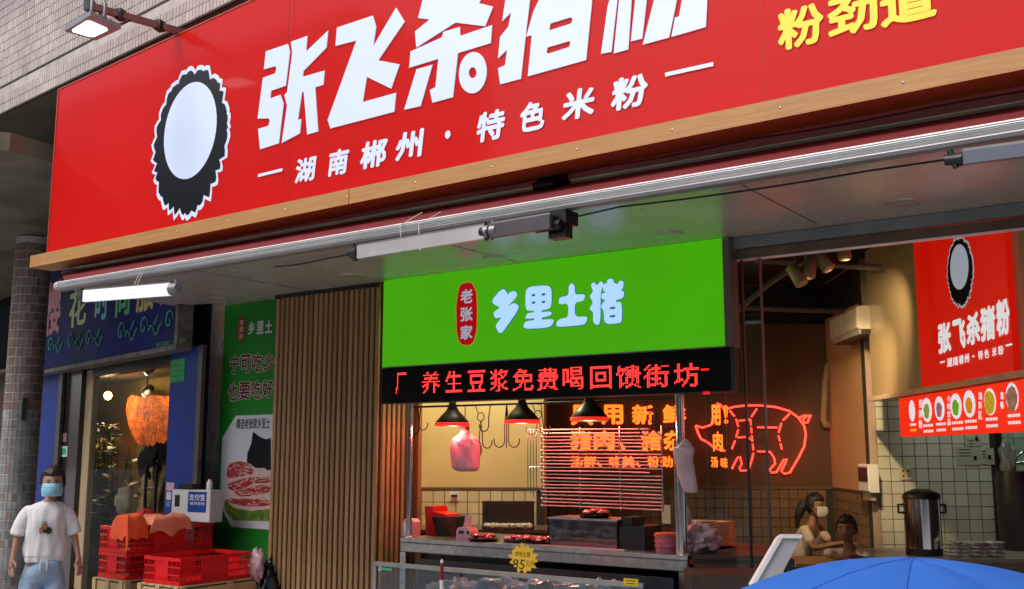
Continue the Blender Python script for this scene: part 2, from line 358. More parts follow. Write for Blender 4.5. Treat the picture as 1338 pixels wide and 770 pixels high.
M_ty = rndcol(mat('cream glazed tile', (.66, .60, .40), .18, var=.05, scale=3, coat=.3), .1)
M_tb = rndcol(mat('tan glazed tile', (.21, .13, .08), .2, var=.08, scale=3, coat=.3), .15)
M_tg = rndcol(mat('white glazed tile', (.60, .62, .54), .2, var=.06, scale=3, coat=.3), .12)
uY0 = BP(10.2).pix(505, 640)[0]; uY1 = BP(10.2).pix(711, 640)[0]
zYd = BP(10.2).pix(620, 641)[1]
yw = MB(); yw.box(BP(10.2), uY0 - .6, uY1, 0, 3.62, -1.85, 0); yw = yw.build('cream_wall', M_yellow, None, 'cream painted back wall with white tile dado behind the meat stall', 'wall')
g = MB(); g.box(BP(10.2), uY0 - .6, uY1 + .005, 0, zYd, 0, .004); g.build('grout_bed', M_gr, yw)
tiles(BP(10.2), uY0 - .1, uY1, zYd - .112 * 5, zYd, .112, M_ty, yw, w=.004)
g = MB(); g.box(BP(10.2), uY0 - .6, uY1 + .012, zYd + .003, zYd + .03, 0, .014); g.build('dado_rail', mat('brown rail wood', (.12, .07, .04), .5), yw)
S0 = 12.0; T1 = BP(S0).pix(1088, 640)[0]; zBd = BP(S0).pix(900, 639.5)[1]
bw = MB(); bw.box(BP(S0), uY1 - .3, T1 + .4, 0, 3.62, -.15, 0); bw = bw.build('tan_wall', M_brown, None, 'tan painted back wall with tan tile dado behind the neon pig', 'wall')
zBK = BP(S0).pix(1040, 424)[1]; M_blk = mat('black paint band', (.010, .008, .007), .8)
g = MB(); g.box(BP(S0), uY1 - .2, T1 - .005, zBK, 3.6, .001, .006); g.build('black_band', M_blk, bw)
g = MB(); g.box(BP(S0), uY1 - .2, T1, 0, zBd, 0, .004); g.build('grout_bed', M_gr, bw)
tiles(BP(S0), uY1 + .02, T1, zBd - .104 * 9, zBd, .104, M_tb, bw, w=.004)
g = MB(); g.box(BP(S0), uY1 - .2, T1, zBd + .003, zBd + .03, 0, .014); g.build('dado_rail', MATS['brown rail wood'], bw)
S1 = T1 / math.tan(rel(1139)) ; M_peach = mat('peach lit wall', (.60, .36, .19), .7, var=.06, scale=2)  # warm lamp light is part of this peach wall colour
sw = MB(); sw.box(SP(T1), -S0, -S1, 0, 3.62, -.12, 0); sw = sw.build('side_wall', M_peach, None, 'side wall with peach lamp light in its colour, lit from above, below the air conditioner', 'wall')
zSd = zBd
g = MB(); g.box(SP(T1), -S0 + .01, -S1, zBK + .05, 3.6, .001, .006); g.build('black_band', M_blk, sw)
g = MB(); g.box(SP(T1), -S0, -S1, 0, zSd, 0, .004); g.build('grout_bed', M_gr, sw)
tiles(SP(T1), -S0, -S1, zSd - .104 * 9, zSd, .104, M_tb, sw, w=.004)
g = MB(); g.box(SP(T1), -S0, -S1, zSd + .003, zSd + .03, 0, .014); g.build('dado_rail', MATS['brown rail wood'], sw)
uR1 = BP(S1).pix(1303, 620)[0]
rw = MB(); rw.box(BP(S1), T1 - .02, uR1, 0, 3.62, -.14, -.0); rw = rw.build('tiled_wall', M_gr, None, 'white tiled kitchen wall behind the steel urn, under the menu board', 'wall')
tiles(BP(S1), T1 + .05, uR1, 2.62 - .121 * 20, 2.62, .121, M_tg, rw, w=.001)
g = MB(); g.box(BP(S1), T1 - .025, T1 + .045, 0, 3.62, 0, .02); g.build('corner_post', mat('pinkish corner trim', (.45, .33, .27), .5), rw)
kw = MB(); kw.box(BP(S1 + 1.6), uR1 - .1, uR1 + 4, 0, 3.62, -.1, 0); kw = kw.build('kitchen_wall', M_gr, None, 'far green-lit tiled wall seen through the kitchen doorway', 'wall')
tiles(BP(S1 + 1.6), uR1 + .1, uR1 + 1.6, 1.2, 2.3, .15, M_tg, kw, w=.001)
# closing walls out of view
g = MB(); g.add([(-6.2, 7.25, 0), (-12, 12, 0), (-12, 12, 3.62), (-6.2, 7.25, 3.62)], [(0, 1, 2, 3)])
g = MB(); g.box(Pl((-6.35, 7.1), 90 + 35), 0, 8, 0, 3.62, -.1, 0); struct(g, 'left_room_wall', M_yellow)
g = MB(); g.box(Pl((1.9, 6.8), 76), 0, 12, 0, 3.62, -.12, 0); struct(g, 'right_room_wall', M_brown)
# slatted pillar
rndcol(M_slat, .28)
px0 = FP(6.7).pix(354, 570)[0]; px1 = -6.15
pil = thing('slatted_pillar', 'wide pillar clad in vertical oak slats between green poster and stall', 'pillar', ((px0 + px1) / 2, 6.8, 0))
g = MB(); g.slab([(px0 + .01, 6.725), (px1 - .012, 6.725), (px1 - .012, 7.2), (px0 + .01, 7.2)], 0, 3.18); g.build('core', M_slatback, pil)
pitch = (px1 - px0) / 21
b = MB(); b.box(Pl((0, 0), 0), -pitch * .31, pitch * .31, 0, 3.172, 0, .024, bev=.004); sl_o = b.build('slat', M_slat, pil, org=(0, 0, 0)); sl_o.location = Vector((px0 + pitch * .5, 6.725, 0)) - ORG[pil.name]
for i in range(1, 21):
    o = shared('slat', sl_o.data, pil, (px0 + pitch * (i + .5), 6.725, 0))
for i in range(5):
    shared('slat', sl_o.data, pil, (px1 - .012, 6.745 + pitch * (i + .4), 0), rad(90))
g = MB(); g.box(FP(6.7), px0 + .005, px1 + .0, 3.14, 3.176, .006, .016); g.build('cable', M_black, pil)
# poster wall with mosaic tiles
PW = FP(6.95)
pw = MB(); pw.box(PW, -8.95, px0 + .05, 0, 4.2, -.2, 0); pw = pw.build('mosaic_wall', M_grout_out, None, 'strip of beige mosaic tile wall behind the green poster', 'wall')
M_q1 = mat('dirty mosaic a', (.40, .32, .28), .5, var=.25, scale=2); M_q2 = mat('dirty mosaic b', (.20, .15, .125), .5, var=.25, scale=2)
M_ww = mat('flaking whitewash', (.46, .47, .46), .8, var=.45, scale=5, bump=.3)
mosaic(PW, -8.93, px0 + .02, 2.15, 3.35, [M_t2, M_t1, M_q1], pw); mosaic(PW, -8.93, px0 + .02, 0.6, 2.14, [M_ww, M_ww, M_q1], pw)
# dark flank between blue shop and wall
g = MB(); g.box(PW, -9.35, -8.74, -.2, 4.2, -.3, .03); struct(g, 'dark_flank', mat('dark navy panel', (.012, .012, .05), .5, var=.3))
# ---- blue shop
BL = Pl((-8.632, 6.669), math.degrees(math.atan2(6.669 - 7.999, -8.632 + 13.796)))
M_blue = mat('blue vinyl panel', (.008, .032, .24), .5, var=.3, scale=1.0, spec=.25)
M_blue2 = mat('navy sign board', (.005, .009, .10), .6, var=.25, scale=1.0, spec=.15)
def bu(px, y=600): return BL.pix(px, y)[0]
blue = thing('clothes_shop', 'blue fronted clothes shop with lit glass door left of the stall', 'building', BL.W(-2.5, 0))
for p0, p1 in ((50, 72), (218, 255)): g = MB(); g.box(BL, bu(p0), bu(p1), -.24, 2.75, -.02, 0); g.build('blue_panel', M_blue, blue)
for p0, p1 in ((72, 77), (255, 261)): g = MB(); g.box(BL, bu(p0) + .004, bu(p1), -.24, 2.75, -.02, .02); g.build('metal_edge', mat('dull bronze edge', (.10, .085, .075), .4, metal=.5, var=.2), blue)
g = MB(); g.box(BL, bu(77) + .004, bu(96), -.24, 2.75, -.16, -.04); g.build('dark_panel', mat('dark door side', (.015, .013, .015), .25, var=.3, coat=.4), blue)
g = MB(); g.box(BL, bu(96) + .001, bu(105), -.24, 2.72, -.17, -.1); g.build('jamb', mat('cream jamb', (.55, .42, .26), .5, var=.12, scale=3), blue)
g = MB(); g.box(BL, bu(105), bu(217), 2.62, 2.75, -.2, -.08); g.build('door_head', M_black, blue)
sgn = thing('clothes_shop_sign', 'navy shop sign with coloured characters and vine ornament behind the awning bar', 'sign', BL.W(-2.5, 2.75))
g = MB(); g.box(BL, bu(47, 480), bu(247, 450), 2.77, 4.2, 0, .14); g.build('panel', M_blue2, sgn)
g = MB(); g.box(BL, bu(47, 480), bu(251, 450), 2.72, 2.768, -.02, .17); g.box(BL, bu(247, 450) + .004, bu(251, 450), 2.77, 4.2, 0, .16); g.build('frame', mat('weathered frame', (.13, .12, .10), .6, var=.5, scale=8), sgn)
cc = [('樱', (57, 441), (82, 362), (.42, .035, .04)), ('花', (89, 430), (115, 372), (.38, .42, .05)), ('时', (123, 421), (144, 360), (.04, .28, .30)), ('尚', (150, 416), (172, 352), (.05, .33, .08)), ('服', (177, 410), (203, 345), (.45, .36, .05)), ('饰', (206, 402), (231, 335), (.45, .03, .04))]
for ch, a, c, colr in cc:
    textpx(BL, ch, a, c, .143, mat('sign letter %s' % cc.index((ch, a, c, colr)), colr, .4, var=0, emit=.03), sgn, 'character', .028)
textpx(BL, '新港路二号之1', (204, 455), (241, 441), .143, mat('green lettering', (.03, .28, .10), .5, var=0), sgn, 'lettering', .01)
g = MB(); M_vine = mat('vine ornament', (.06, .34, .24), .5, var=0)
for i, (x, y) in enumerate(((66, 452), (92, 447), (116, 443), (158, 434), (188, 427), (221, 419))):
    g = MB(); u, z = BL.pix(x, y, .145)
    g.tube([BL.W(u + (.13 - .010 * k) * math.cos(k * .62) * .9, z + (.13 - .010 * k) * math.sin(k * .62), .146) for k in range(13)], .010, 5)
    if i < 5:
        g.tube([BL.W(u + .14 + k * .05, z - .06 + .06 * math.sin(k * 1.1), .146) for k in range(8)], .009, 5)
        g.tube([BL.W(u + .3 + k * .03, z + .0 + .03 * k, .146) for k in range(4)], .009, 5)
    g.build('vine_ornament', M_vine, sgn)
# shop interior box
g = MB(); g.box(BL, bu(92) - 7, bu(255), 0, 2.9, -2.4, -2.3); g.box(BL, bu(92) - 7.05, bu(92) - 7, 0, 2.9, -2.3, -.36); g.box(BL, bu(216) + .02, bu(216) + .07, 0, 2.9, -2.3, -.11)
g.build('back_room', mat('olive shop wall', (.20, .16, .06), .8, var=.4, scale=1.5), blue)
g = MB(); g.box(BL, bu(92) - 7.1, bu(216) + .06, 2.9, 2.95, -2.45, -.02); g.build('room_ceiling', mat('brown room ceiling', (.12, .085, .045), .8, var=.2), blue)
g = MB(); g.box(BL, bu(92) - 7, bu(216), .012, .03, -2.3, -.1); g.build('room_floor', mat('dark room floor', (.04, .035, .03), .3), blue)
M_glassd = glassmat('door glass', tint=(.82, .84, .78), refl=.0, dirt=.04)
for k, (p0, p1) in enumerate(((106, 160), (161, 216))):
    g = MB(); g.add([BL.W(bu(p0), -.23, -.12), BL.W(bu(p1), -.23, -.12), BL.W(bu(p1), 2.6, -.12), BL.W(bu(p0), 2.6, -.12)], [(0, 1, 2, 3)]); dr = g.build('glass_door', M_glassd, blue)
g = MB()
for x in (184, 197): g.tube([BL.W(bu(x), .9, -.07), BL.W(bu(x), 1.55, -.07)], .018, 8)
g.tube([BL.W(bu(184), 1.3, -.07), BL.W(bu(197), 1.3, -.07)], .012, 8)
g.build('door_handle', M_blackmetal, blue)
# green notice, stickers on the dark strip
pn = MB(); (u0, z0), (u1, z1) = BL.pix(222, 501, .004), BL.pix(242, 468, .004); pn.box(BL, u0, u1, z0, z1, .002, .005)
pn = pn.build('green_notice', mat('green paper', (.015, .30, .08), .6, var=.1), None, 'green handwritten notice taped on the blue panel', 'notice')
g = MB()
for k in range(4): g.box(BL, u0 + .05, u1 - .06, z1 - .07 - k * .055, z1 - .06 - k * .055, .0055, .006)
g.build('writing', mat('dark green ink', (.01, .10, .03), .6), pn)
for (a, c, colr, lb) in (((72, 597), (86, 583), (.5, .62, .55), 'pale square sticker with green mark on the dark door side'), ((70, 578), (85, 566), (.25, .16, .13), 'torn brown sticker above the pale square sticker')):
    (u0, z0), (u1, z1) = BL.pix(*a, -.03), BL.pix(*c, -.03); s_ = MB(); s_.box(BL, u0 + .06, u1 + .06, z0, z1, -.038, -.034)
    st = s_.build('sticker', mat('sticker ' + lb[:6], colr, .5, var=.2, scale=20), None, lb, 'sticker')
    if colr[1] > .5: s_ = MB(); s_.box(BL, u0 + .10, u1 + .0, z0 + .03, z1 - .03, -.034, -.032); s_.build('green_mark', mat('mark green', (.02, .35, .2), .5), st)
# things inside the clothes shop
def bpx(x, y, w_): u, z = BL.pix(x, y, w_); return BL.W(u, z, w_)
M_glow = emat('warm globe', (1, .50, .16), 7)
p = bpx(141, 517, -1.5); gl = thing('globe_lamp', 'glowing round globe lamp hanging inside the clothes shop', 'lamp', p)
MB().lathe(p, [(.0001, -.07), (.05, -.05), (.07, 0), (.05, .05), (.0001, .07)], 16).build('globe', M_glow, gl)
MB().tube([p + Vector((0, 0, .07)), p + Vector((0, 0, .9))], .006, 5).build('cord', M_black, gl)
def lamp(name, loc, e, colr, r=.06, parent=None, spot=None, tgt=None, blend=.5):
    l = bpy.data.lights.new(name, 'SPOT' if spot else 'POINT'); l.energy = e * .72; l.color = colr; l.shadow_soft_size = r
    if spot: l.spot_size = rad(spot); l.spot_blend = blend
    o = bpy.data.objects.new(name, l); link(o, parent, Vector(loc))
    if spot: o.rotation_euler = (Vector(loc) - Vector(tgt)).to_track_quat('Z', 'Y').to_euler()
    return o
lamp('globe_light', p + Vector((0, 0, -.1)), 45, (1, .62, .3), .08, gl)
for x, y in ((192, 511), (195, 483)):
    p = bpx(x, y, -1.0); sl_ = thing('shop_spotlight', 'black spotlight %s the clothes shop ceiling' % ('hanging lower on' if y > 500 else 'mounted tight under'), 'spotlight', p)
    MB().lathe(p, [(.035, -.07), (.06, -.02), (.06, .06), (.03, .10)], 14, axis=(.5, .6, .8)).build('housing', M_black, sl_)
    MB().lathe(p + Vector((-.03, -.03, -.06)), [(.0001, -.012), (.038, 0)], 14, axis=(.5, .6, .8)).build('lens', emat('warm lens', (1, .7, .35), 9), sl_)
    MB().tube([p + Vector((0, 0, .05)), p + Vector((0, 0, .35))], .01, 6).build('stem', M_black, sl_)
lamp('shop_spot_light', bpx(192, 516, -.95), 60, (1, .6, .28), .04, sl_, 80, bpx(190, 560, -1.9))
lamp('shop_ceiling_light', bpx(165, 490, -1.3), 40, (1, .72, .4), .1, sl_)
# orange tapestry
g = MB(); pts = [(167, 521), (172, 516), (186, 519), (200, 516), (214, 518), (228, 517), (230, 545), (226, 566), (214, 580), (203, 587), (190, 585), (179, 579), (171, 566), (167, 552), (164, 536)]
g.prism(BL, [BL.pix(x, y, -1.9) for x, y in pts], -1.93, -1.9)
m = mat('orange batik cloth', (.72, .13, .02), .8, var=.75, scale=5, detail=12); N = m.node_tree.nodes; L = m.node_tree.links; b0 = N['Principled BSDF']; vo = N.new('ShaderNodeTexVoronoi'); vo.feature = 'DISTANCE_TO_EDGE'; vo.inputs['Scale'].default_value = 9; tcx = N.new('ShaderNodeTexCoord'); L.new(tcx.outputs['Object'], vo.inputs['Vector'])
mrx = N.new('ShaderNodeMapRange'); mrx.inputs['From Max'].default_value = .10; mxx = N.new('ShaderNodeMix'); mxx.data_type = 'RGBA'; L.new(vo.outputs['Distance'], mrx.inputs['Value']); L.new(mrx.outputs[0], mxx.inputs['Factor']); mxx.inputs[6].default_value = (.16, .02, .01, 1); L.new(b0.inputs['Base Color'].links[0].from_socket, mxx.inputs[7]); L.new(mxx.outputs[2], b0.inputs['Base Color'])
g.build('batik_cloth', m, None, 'orange patterned cloth hanging on the clothes shop wall', 'cloth')
# garment on stand
p = BL.W(BL.pix(199, 640, -.75)[0], 0, -.75); gs = thing('garment_stand', 'beige fur coat with black scarf on a stand behind the glass door', 'garment', p)
g = MB(); c = bpx(201, 640, -.75); g.blob(c, (.20, .14, .42), .35, 3, 4, crease=.3); g.blob(bpx(194, 660, -.75), (.14, .12, .3), .3, 3, 9, crease=.3); g.build('coat', mat('beige fur', (.60, .42, .20), .9, var=.35, scale=14, bump=.6), gs)
g = MB(); g.blob(bpx(197, 606, -.7), (.17, .13, .2), .35, 3, 14, crease=.3); g.blob(bpx(207, 590, -.7), (.08, .08, .1), .3, 3, 15); g.build('scarf', mat('black cloth', (.012, .010, .010), .8), gs)
g = MB(); g.blob(bpx(190, 596, -.72), (.08, .1, .13), .25, 3, 5); g.build('collar', mat('cream wool', (.62, .50, .36), .9, var=.2, scale=12), gs)
g = MB(); g.tube([p, p + Vector((0, 0, 1.2))], .02, 8); g.build('post', M_blackmetal, gs)
# potted plant behind the glass
def leaf(mb, base, d, ln, wd, droop=.35, mi=0):
    d = Vector(d).normalized(); side = d.cross(Vector((0, 0, 1))); side = side.normalized() if side.length > .01 else Vector((1, 0, 0)); P = []
    for k in range(6):
        t = k / 5; c = Vector(base) + d * ln * t + Vector((0, 0, -droop * ln * t * t)); q = wd * math.sin(math.pi * (t * .9 + .06)) ; P += [c - side * q + Vector((0, 0, q * .3)), c, c + side * q + Vector((0, 0, q * .3))]
    mb.add(P, [f for k in range(5) for f in ((k * 3, k * 3 + 1, k * 3 + 4, k * 3 + 3), (k * 3 + 1, k * 3 + 2, k * 3 + 5, k * 3 + 4))], mi)
M_leaf = mat('leaf green', (.07, .20, .04), .4, var=.3, scale=8); M_leafd = mat('dark leaf', (.012, .045, .015), .5, var=.4, scale=8)
def plant(name, label, base, top, n, ln, wd, m, pot, seed):
    r = random.Random(seed); t = thing(name, label, 'plant', base)
    MB().lathe(base, [(.10, 0), (.14, .22), (.15, .25), (.13, .25), (.12, .22)], 16).build('pot', pot, t)
    s = MB(); l = MB(); H = top - base.z
    for k in range(n):
        a = r.uniform(0, 6.28); h = base.z + .25 + (H - .25) * r.uniform(.25, 1); e = Vector((base.x + math.cos(a) * .12, base.y + math.sin(a) * .12, h))
        s.tube([base + Vector((0, 0, .2)), Vector((base.x + math.cos(a) * .05, base.y + math.sin(a) * .05, (h + base.z) / 2)), e], .006, 5)
        leaf(l, e, (math.cos(a), math.sin(a), r.uniform(.1, .9)), ln * r.uniform(.7, 1.2), wd * r.uniform(.8, 1.2), r.uniform(.2, .6))
    s.build('stem', M_leafd, t); l.build('foliage', m, t, kind='stuff'); return t
plant('potted_plant', 'broad leaved green plant standing behind the clothes shop glass door', BL.W(BL.pix(155, 640, -.6)[0], .03, -.6), 1.75, 18, .32, .07, M_leaf, M_black, 3)
plant('potted_plant', 'tall dark bushy plant deep in the clothes shop', BL.W(BL.pix(130, 640, -1.2)[0], .03, -1.2), 2.15, 110, .2, .035, M_leafd, M_black, 5)
plant('potted_plant', 'low leafy green plant closest to the glass door of the clothes shop', BL.W(BL.pix(158, 640, -.6)[0], -.2, -.6), 1.15, 40, .20, .05, M_leaf, M_black, 9)
plant('potted_plant', 'tall pale green plant beside the globe lamp in the clothes shop', BL.W(BL.pix(122, 640, -.9)[0], 0, -.9), 1.9, 60, .22, .045, mat('pale leaf', (.16, .24, .05), .5, var=.4, scale=8), M_black, 12)
c = bpx(163, 655, -.5); mm = thing('pale_handbag', 'pale cream bag on display among the plants behind the glass', 'bag', c)
MB().blob(c, (.14, .1, .16), .25, 3, 21, crease=.1).build('body', mat('cream leather', (.62, .52, .38), .6, var=.2), mm); MB().tube([c + Vector((-.08, 0, .1)), c + Vector((0, 0, .26)), c + Vector((.08, 0, .1))], .012, 6).build('strap', MATS['cream leather'], mm)
p0 = BL.W(bu(119), 0, -1.9); g = MB(); g.box(BL, bu(127, 580) - .12, bu(127, 580) + .3, BL.pix(135, 586, -1.9)[1], BL.pix(135, 574, -1.9)[1], -1.93, -1.9)
led0 = g.build('small_led_sign', M_black, None, 'small red led sign glowing deep inside the clothes shop', 'sign')
textpx(BL, 'OPEN', (128, 584), (146, 576), -1.898, emat('red led', (1, .04, .02), 3), led0, 'lettering', .03)
sh = thing('display_shelf', 'low dark display shelf with books inside the clothes shop', 'shelf', BL.W(BL.pix(130, 640, -.4)[0], 0, -.6)); _bu = bu; bu = lambda px: BL.pix(px, 640, -.4)[0]
g = MB(); g.box(BL, bu(109), bu(150), .45, .48, -.9, -.4); g.box(BL, bu(109), bu(150), .85, .88, -.9, -.4); g.box(BL, bu(109), bu(109) + .03, 0, .88, -.9, -.4); g.box(BL, bu(150) - .03, bu(150), 0, .88, -.9, -.4); g.build('shelf_board', mat('dark shelf wood', (.03, .022, .018), .5), sh)
for k in range(9):
    g = MB(); u = bu(112) + k * .07; g.box(BL, u, u + .045, .882, 1.08 + .05 * random.random(), -.7, -.5); g.build('book', mat('book %d' % (k % 3), ((.5, .48, .42), (.3, .03, .03), (.12, .12, .14))[k % 3], .6), sh)
bu = lambda px, y=600: BL.pix(px, y)[0]
# clothes rail with garments, framed shelf goods
cr_l = thing('clothes_rail', 'steel rail with a row of hanging clothes deep in the clothes shop', 'clothes rail', BL.W(BL.pix(135, 640, -1.6)[0], 0, -1.6))
ra, rb_ = BL.pix(112, 560, -1.6)[0], BL.pix(160, 560, -1.6)[0]
g = MB(); g.tube([BL.W(ra, 1.95, -1.6), BL.W(rb_, 1.95, -1.6)], .015, 6); g.build('rail', M_steel, cr_l)
for k in range(12):
    u = ra + (rb_ - ra) * (k + .5) / 12; c_ = [(.30, .20, .08), (.04, .05, .12), (.35, .05, .04), (.45, .38, .25), (.05, .10, .05), (.12, .08, .06)][k % 6]; L_ = random.uniform(.6, .95)
    gm = MB(); n_ = 14; vs = []
    for j in range(7):
        f_ = j / 6; hw = .05 + .02 * f_; dd = .16 + .06 * f_ if j else .03
        for i in range(n_): a_ = 6.2832 * i / n_; q_ = 1 + .25 * noise.noise(Vector((math.cos(a_) * 3, math.sin(a_) * 3, k + f_))); vs.append(BL.W(u + hw * q_ * math.cos(a_), 1.92 - L_ * f_ - (.05 if j else 0), -1.6 + dd * q_ * math.sin(a_)))
    gm.add(vs, [(j * n_ + i, j * n_ + (i + 1) % n_, (j + 1) * n_ + (i + 1) % n_, (j + 1) * n_ + i) for j in range(6) for i in range(n_)], 0, True); gm.build('garment', mat('garment %d' % (k % 6), c_, .9, var=.3, scale=6), cr_l)
# round tiled column at the left
p = dep(23, 620, 12.3); cr = .20
colm = thing('tiled_column', 'round tiled column with whitewashed lower half at the arcade edge', 'column', (p.x, p.y, 0))
MB().lathe((p.x, p.y, -.24), [(cr, 0), (cr, 4.49)], 48).build('core', M_grout_out, colm)
b = MB(); n = 26
for j in range(42):
    for i in range(n):
        a0 = 6.2832 * (i + .06) / n; a1 = 6.2832 * (i + .94) / n; z0 = -.235 + j * .105; z1 = z0 + .096; r0, r1 = cr, cr + .006
        q = lambda a, r, z: (p.x + r * math.cos(a), p.y + r * math.sin(a), z)
        lim = 2.15 + .22 * noise.noise(Vector((math.cos(a0) * 3, math.sin(a0) * 3, 2)))
        mi = (1 if random.random() < .9 else 0) if z0 < lim else random.choice((0, 2))
        b.add([q(a0, r0, z0), q(a1, r0, z0), q(a1, r0, z1), q(a0, r0, z1), q(a0, r1, z0 + .003), q(a1, r1, z0 + .003), q(a1, r1, z1 - .003), q(a0, r1, z1 - .003)], [(4, 5, 6, 7), (0, 1, 5, 4), (1, 2, 6, 5), (2, 3, 7, 6), (3, 0, 4, 7)], mi)
b.build('mosaic_tiles', [mat('dirty mosaic c', (.24, .19, .16), .6, var=.3), mat('darker whitewash', (.26, .27, .265), .8, var=.5, scale=5, bump=.3), M_q2], colm, kind='stuff')  # column whitewash is a darker tone than on the poster wall
g = MB(); q_ = dep(34, 535, 12.15); g.box(Pl(q_[:2], -20), -.05, .05, q_.z - .12, q_.z + .13, .0, .05); g.build('meter_box', M_black, colm)
# dark brown front left of the column
g = MB(); g.box(BL, bu(47) - 9, bu(47) - .02, -.24, 2.9, -.4, -.3); g = g.build('brown_shopfront', mat('brown boarding', (.06, .025, .008), .6, var=.3, scale=3), None, 'dark brown boarded front at the far left behind the column', 'wall')
g = MB(); g.box(BL, bu(47) - 9, bu(47) - .02, 2.9, 4.25, -.4, -.35); g.build('void_filler', mat('matt black', (.006, .006, .006), .9, var=0, spec=.1), None, 'black filler sheet for the dark void above the brown boarding at far left', 'panel')  # black sheet stands in for the dark void above the boarding
g = MB(); g.box(BL, bu(47) - .015, bu(47) + .3, -.24, 4.25, -.5, -.15); g.build('shop_side', M_black, blue)
# unseen blocks behind the viewer, added and sized to shape reflections and light
M_opp = mat('opposite facade', (.12, .115, .105), .8, var=.2, scale=.4); M_win = mat('dark window glass', (.03, .04, .05), .1, var=.1)
for k, (x0, x1, y, h, lb) in enumerate(((-95, -62, -16, 18, 'added unseen tall block far along the street, for reflections'), (-60, -24, -15, 17, 'added unseen wide block across the street, for reflections'), (-20, 1, -16, 5.5, 'added unseen low block across the street, for reflections'), (4, 30, -15, 16, 'added unseen tall block across the street, rightmost, for reflections'))):
    t = thing('reflection_block', lb, 'building', ((x0 + x1) / 2, y, 0)); g = MB(); g.slab([(x0, y - 8), (x1, y - 8), (x1, y), (x0, y)], 0, h); g.build('wall', M_opp, t)
    nx = min(12, int((x1 - x0) / 2.6)); g = MB(); pl = Pl((x0, y), 180)
    for i in range(nx):
        for j in range(min(5, int((h - 1) / 3))):
            g = MB(); g.box(FP(y), x0 + .7 + i * 2.6, x0 + 2.1 + i * 2.6, 1.1 + j * 3, 2.5 + j * 3, -.03, -.0); g.v = [Vector((v.x, v.y + .05, v.z)) for v in g.v]; g.build('window', M_win, t)
# ================================================================ MAIN SIGN
SG = FP(4.8)
sign = thing('shop_sign', 'huge red shop sign with white and yellow characters over the whole front', 'sign', (-4, 4.8, 3.35))
zb0, zb1 = 3.35, 3.41; zt = lambda u: 4.823 + (u + 8.25) * .068
g = MB(); g.prism(SG, [(-8.24, 3.352), (1.1, 3.41), (1.1, zt(1.1)), (-8.24, zt(-8.24))], -.2, 0); g.build('panel', M_red, sign)
g = MB(); e_ = .012; g.prism(SG, [(-8.25, 3.352), (-8.238, 3.352), (-8.238, zt(-8.24)), (-8.25, zt(-8.24))], -.2, .006); g.prism(SG, [(-8.25, zt(-8.25) + .001), (1.1, zt(1.1) + .001), (1.1, zt(1.1) + .012), (-8.25, zt(-8.25) + .012)], -.2, .006)
g.build('edge_profile', mat('red edge profile', (.45, .08, .06), .4), sign)
for px in (370, 377, 742, 1002):
    u, _ = SG.pix(px, 230); g = MB(); g.box(SG, u, u + .004, 3.36, 4.9, 0, .0015); g.build('seam', mat('seam', (.38, .012, .01), .4), sign)
g = MB()
for a, c in ((-8.33, -4.606), (-4.6, 1.15)): g.prism(SG, [(a, 3.243 + (a + 8.3) * .009), (c, 3.243 + (c + 8.3) * .009), (c, 3.345 + (c + 8.3) * .0085), (a, 3.345 + (a + 8.3) * .0085)], -.12, .1)
g.build('bottom_trim', M_trim, sign)
def Z2(pts): return [SG.pix(320 + x / 3.85, y / 3.85, .005) for x, y in pts]
def Z3(pts): return [SG.pix(620 + x / 3.85, y / 3.85, .005) for x, y in pts]
def ch(loops, m=M_signwhite): return shape(SG, loops, .006, m, sign, 'character', thick=.006)
ch([Z2([(107,260),(218,222),(228,262),(207,432),(133,458),(129,497),(180,478),(196,522),(172,722),(78,752),(68,650),(120,634),(127,610),(122,597),(66,598),(92,393),(155,370),(160,345),(154,334),(97,350)])])
ch([Z2([(233,212),(316,182),(309,262),(420,155),(412,240),(296,358),(293,388),(403,356),(396,428),(355,440),(370,662),(315,678),(298,465),(289,462),(268,605),(285,600),(278,672),(187,720),(214,530),(200,480),(214,466),(240,268)])])
ch([Z2([(465,140),(645,80),(662,135),(647,235),(762,40),(805,110),(672,305),(780,325),(737,447),(615,388),(594,515),(762,468),(753,563),(432,647),(418,605),(563,205),(457,232)])])
ch([Z2([(915,-75),(1010,-105),(1075,-55),(1190,-170),(1262,-120),(1178,17),(1250,35),(1210,133),(1060,115),(864,240),(857,160),(932,99),(873,92)])])
ch([Z2([(835,260),(992,190),(1000,162),(1083,137),(1085,182),(1245,128),(1238,218),(1073,268),(1048,490),(945,518),(932,455),(960,440),(975,297),(828,342)])])
ch([Z2([(865,350),(945,327),(885,535),(803,553)])])
o_ = [(1148 + 70 * math.cos(a * .2244) , 367 + 104 * math.sin(a * .2244) - 8 * math.cos(a * .2244)) for a in range(28)]
i_ = [(1147 + 20 * math.cos(a * .3927), 367 + 28 * math.sin(a * .3927)) for a in range(16)]
ch([Z2(o_), Z2(i_)])
ch([Z3([(178,-215),(225,-130),(262,-262),(325,-225),(300,-120),(282,-10),(262,150),(235,398),(131,425),(120,345),(155,330),(166,250),(120,295),(130,188),(172,135),(187,62),(141,108),(158,-5),(196,-55),(148,-120)])])
ch([Z3([(345,-190),(420,-212),(432,-262),(510,-285),(505,-238),(600,-262),(590,-190),(660,-260),(690,-210),(590,-70),(592,15),(563,303),(270,385),(290,178),(262,185),(298,60),(350,-50),(318,-42),(330,-115),(400,-135)]),
    Z3([(382,120),(485,88),(495,96),(492,115),(482,122),(378,155)]), Z3([(368,240),(478,208),(484,216),(478,238),(372,272),(364,265)])])
ch([Z3([(700,-60),(728,-70),(690,262),(638,272),(672,30)])]); ch([Z3([(745,-330),(815,-350),(775,250),(702,270),(735,-60),(690,-40),(700,-130),(735,-140)])])
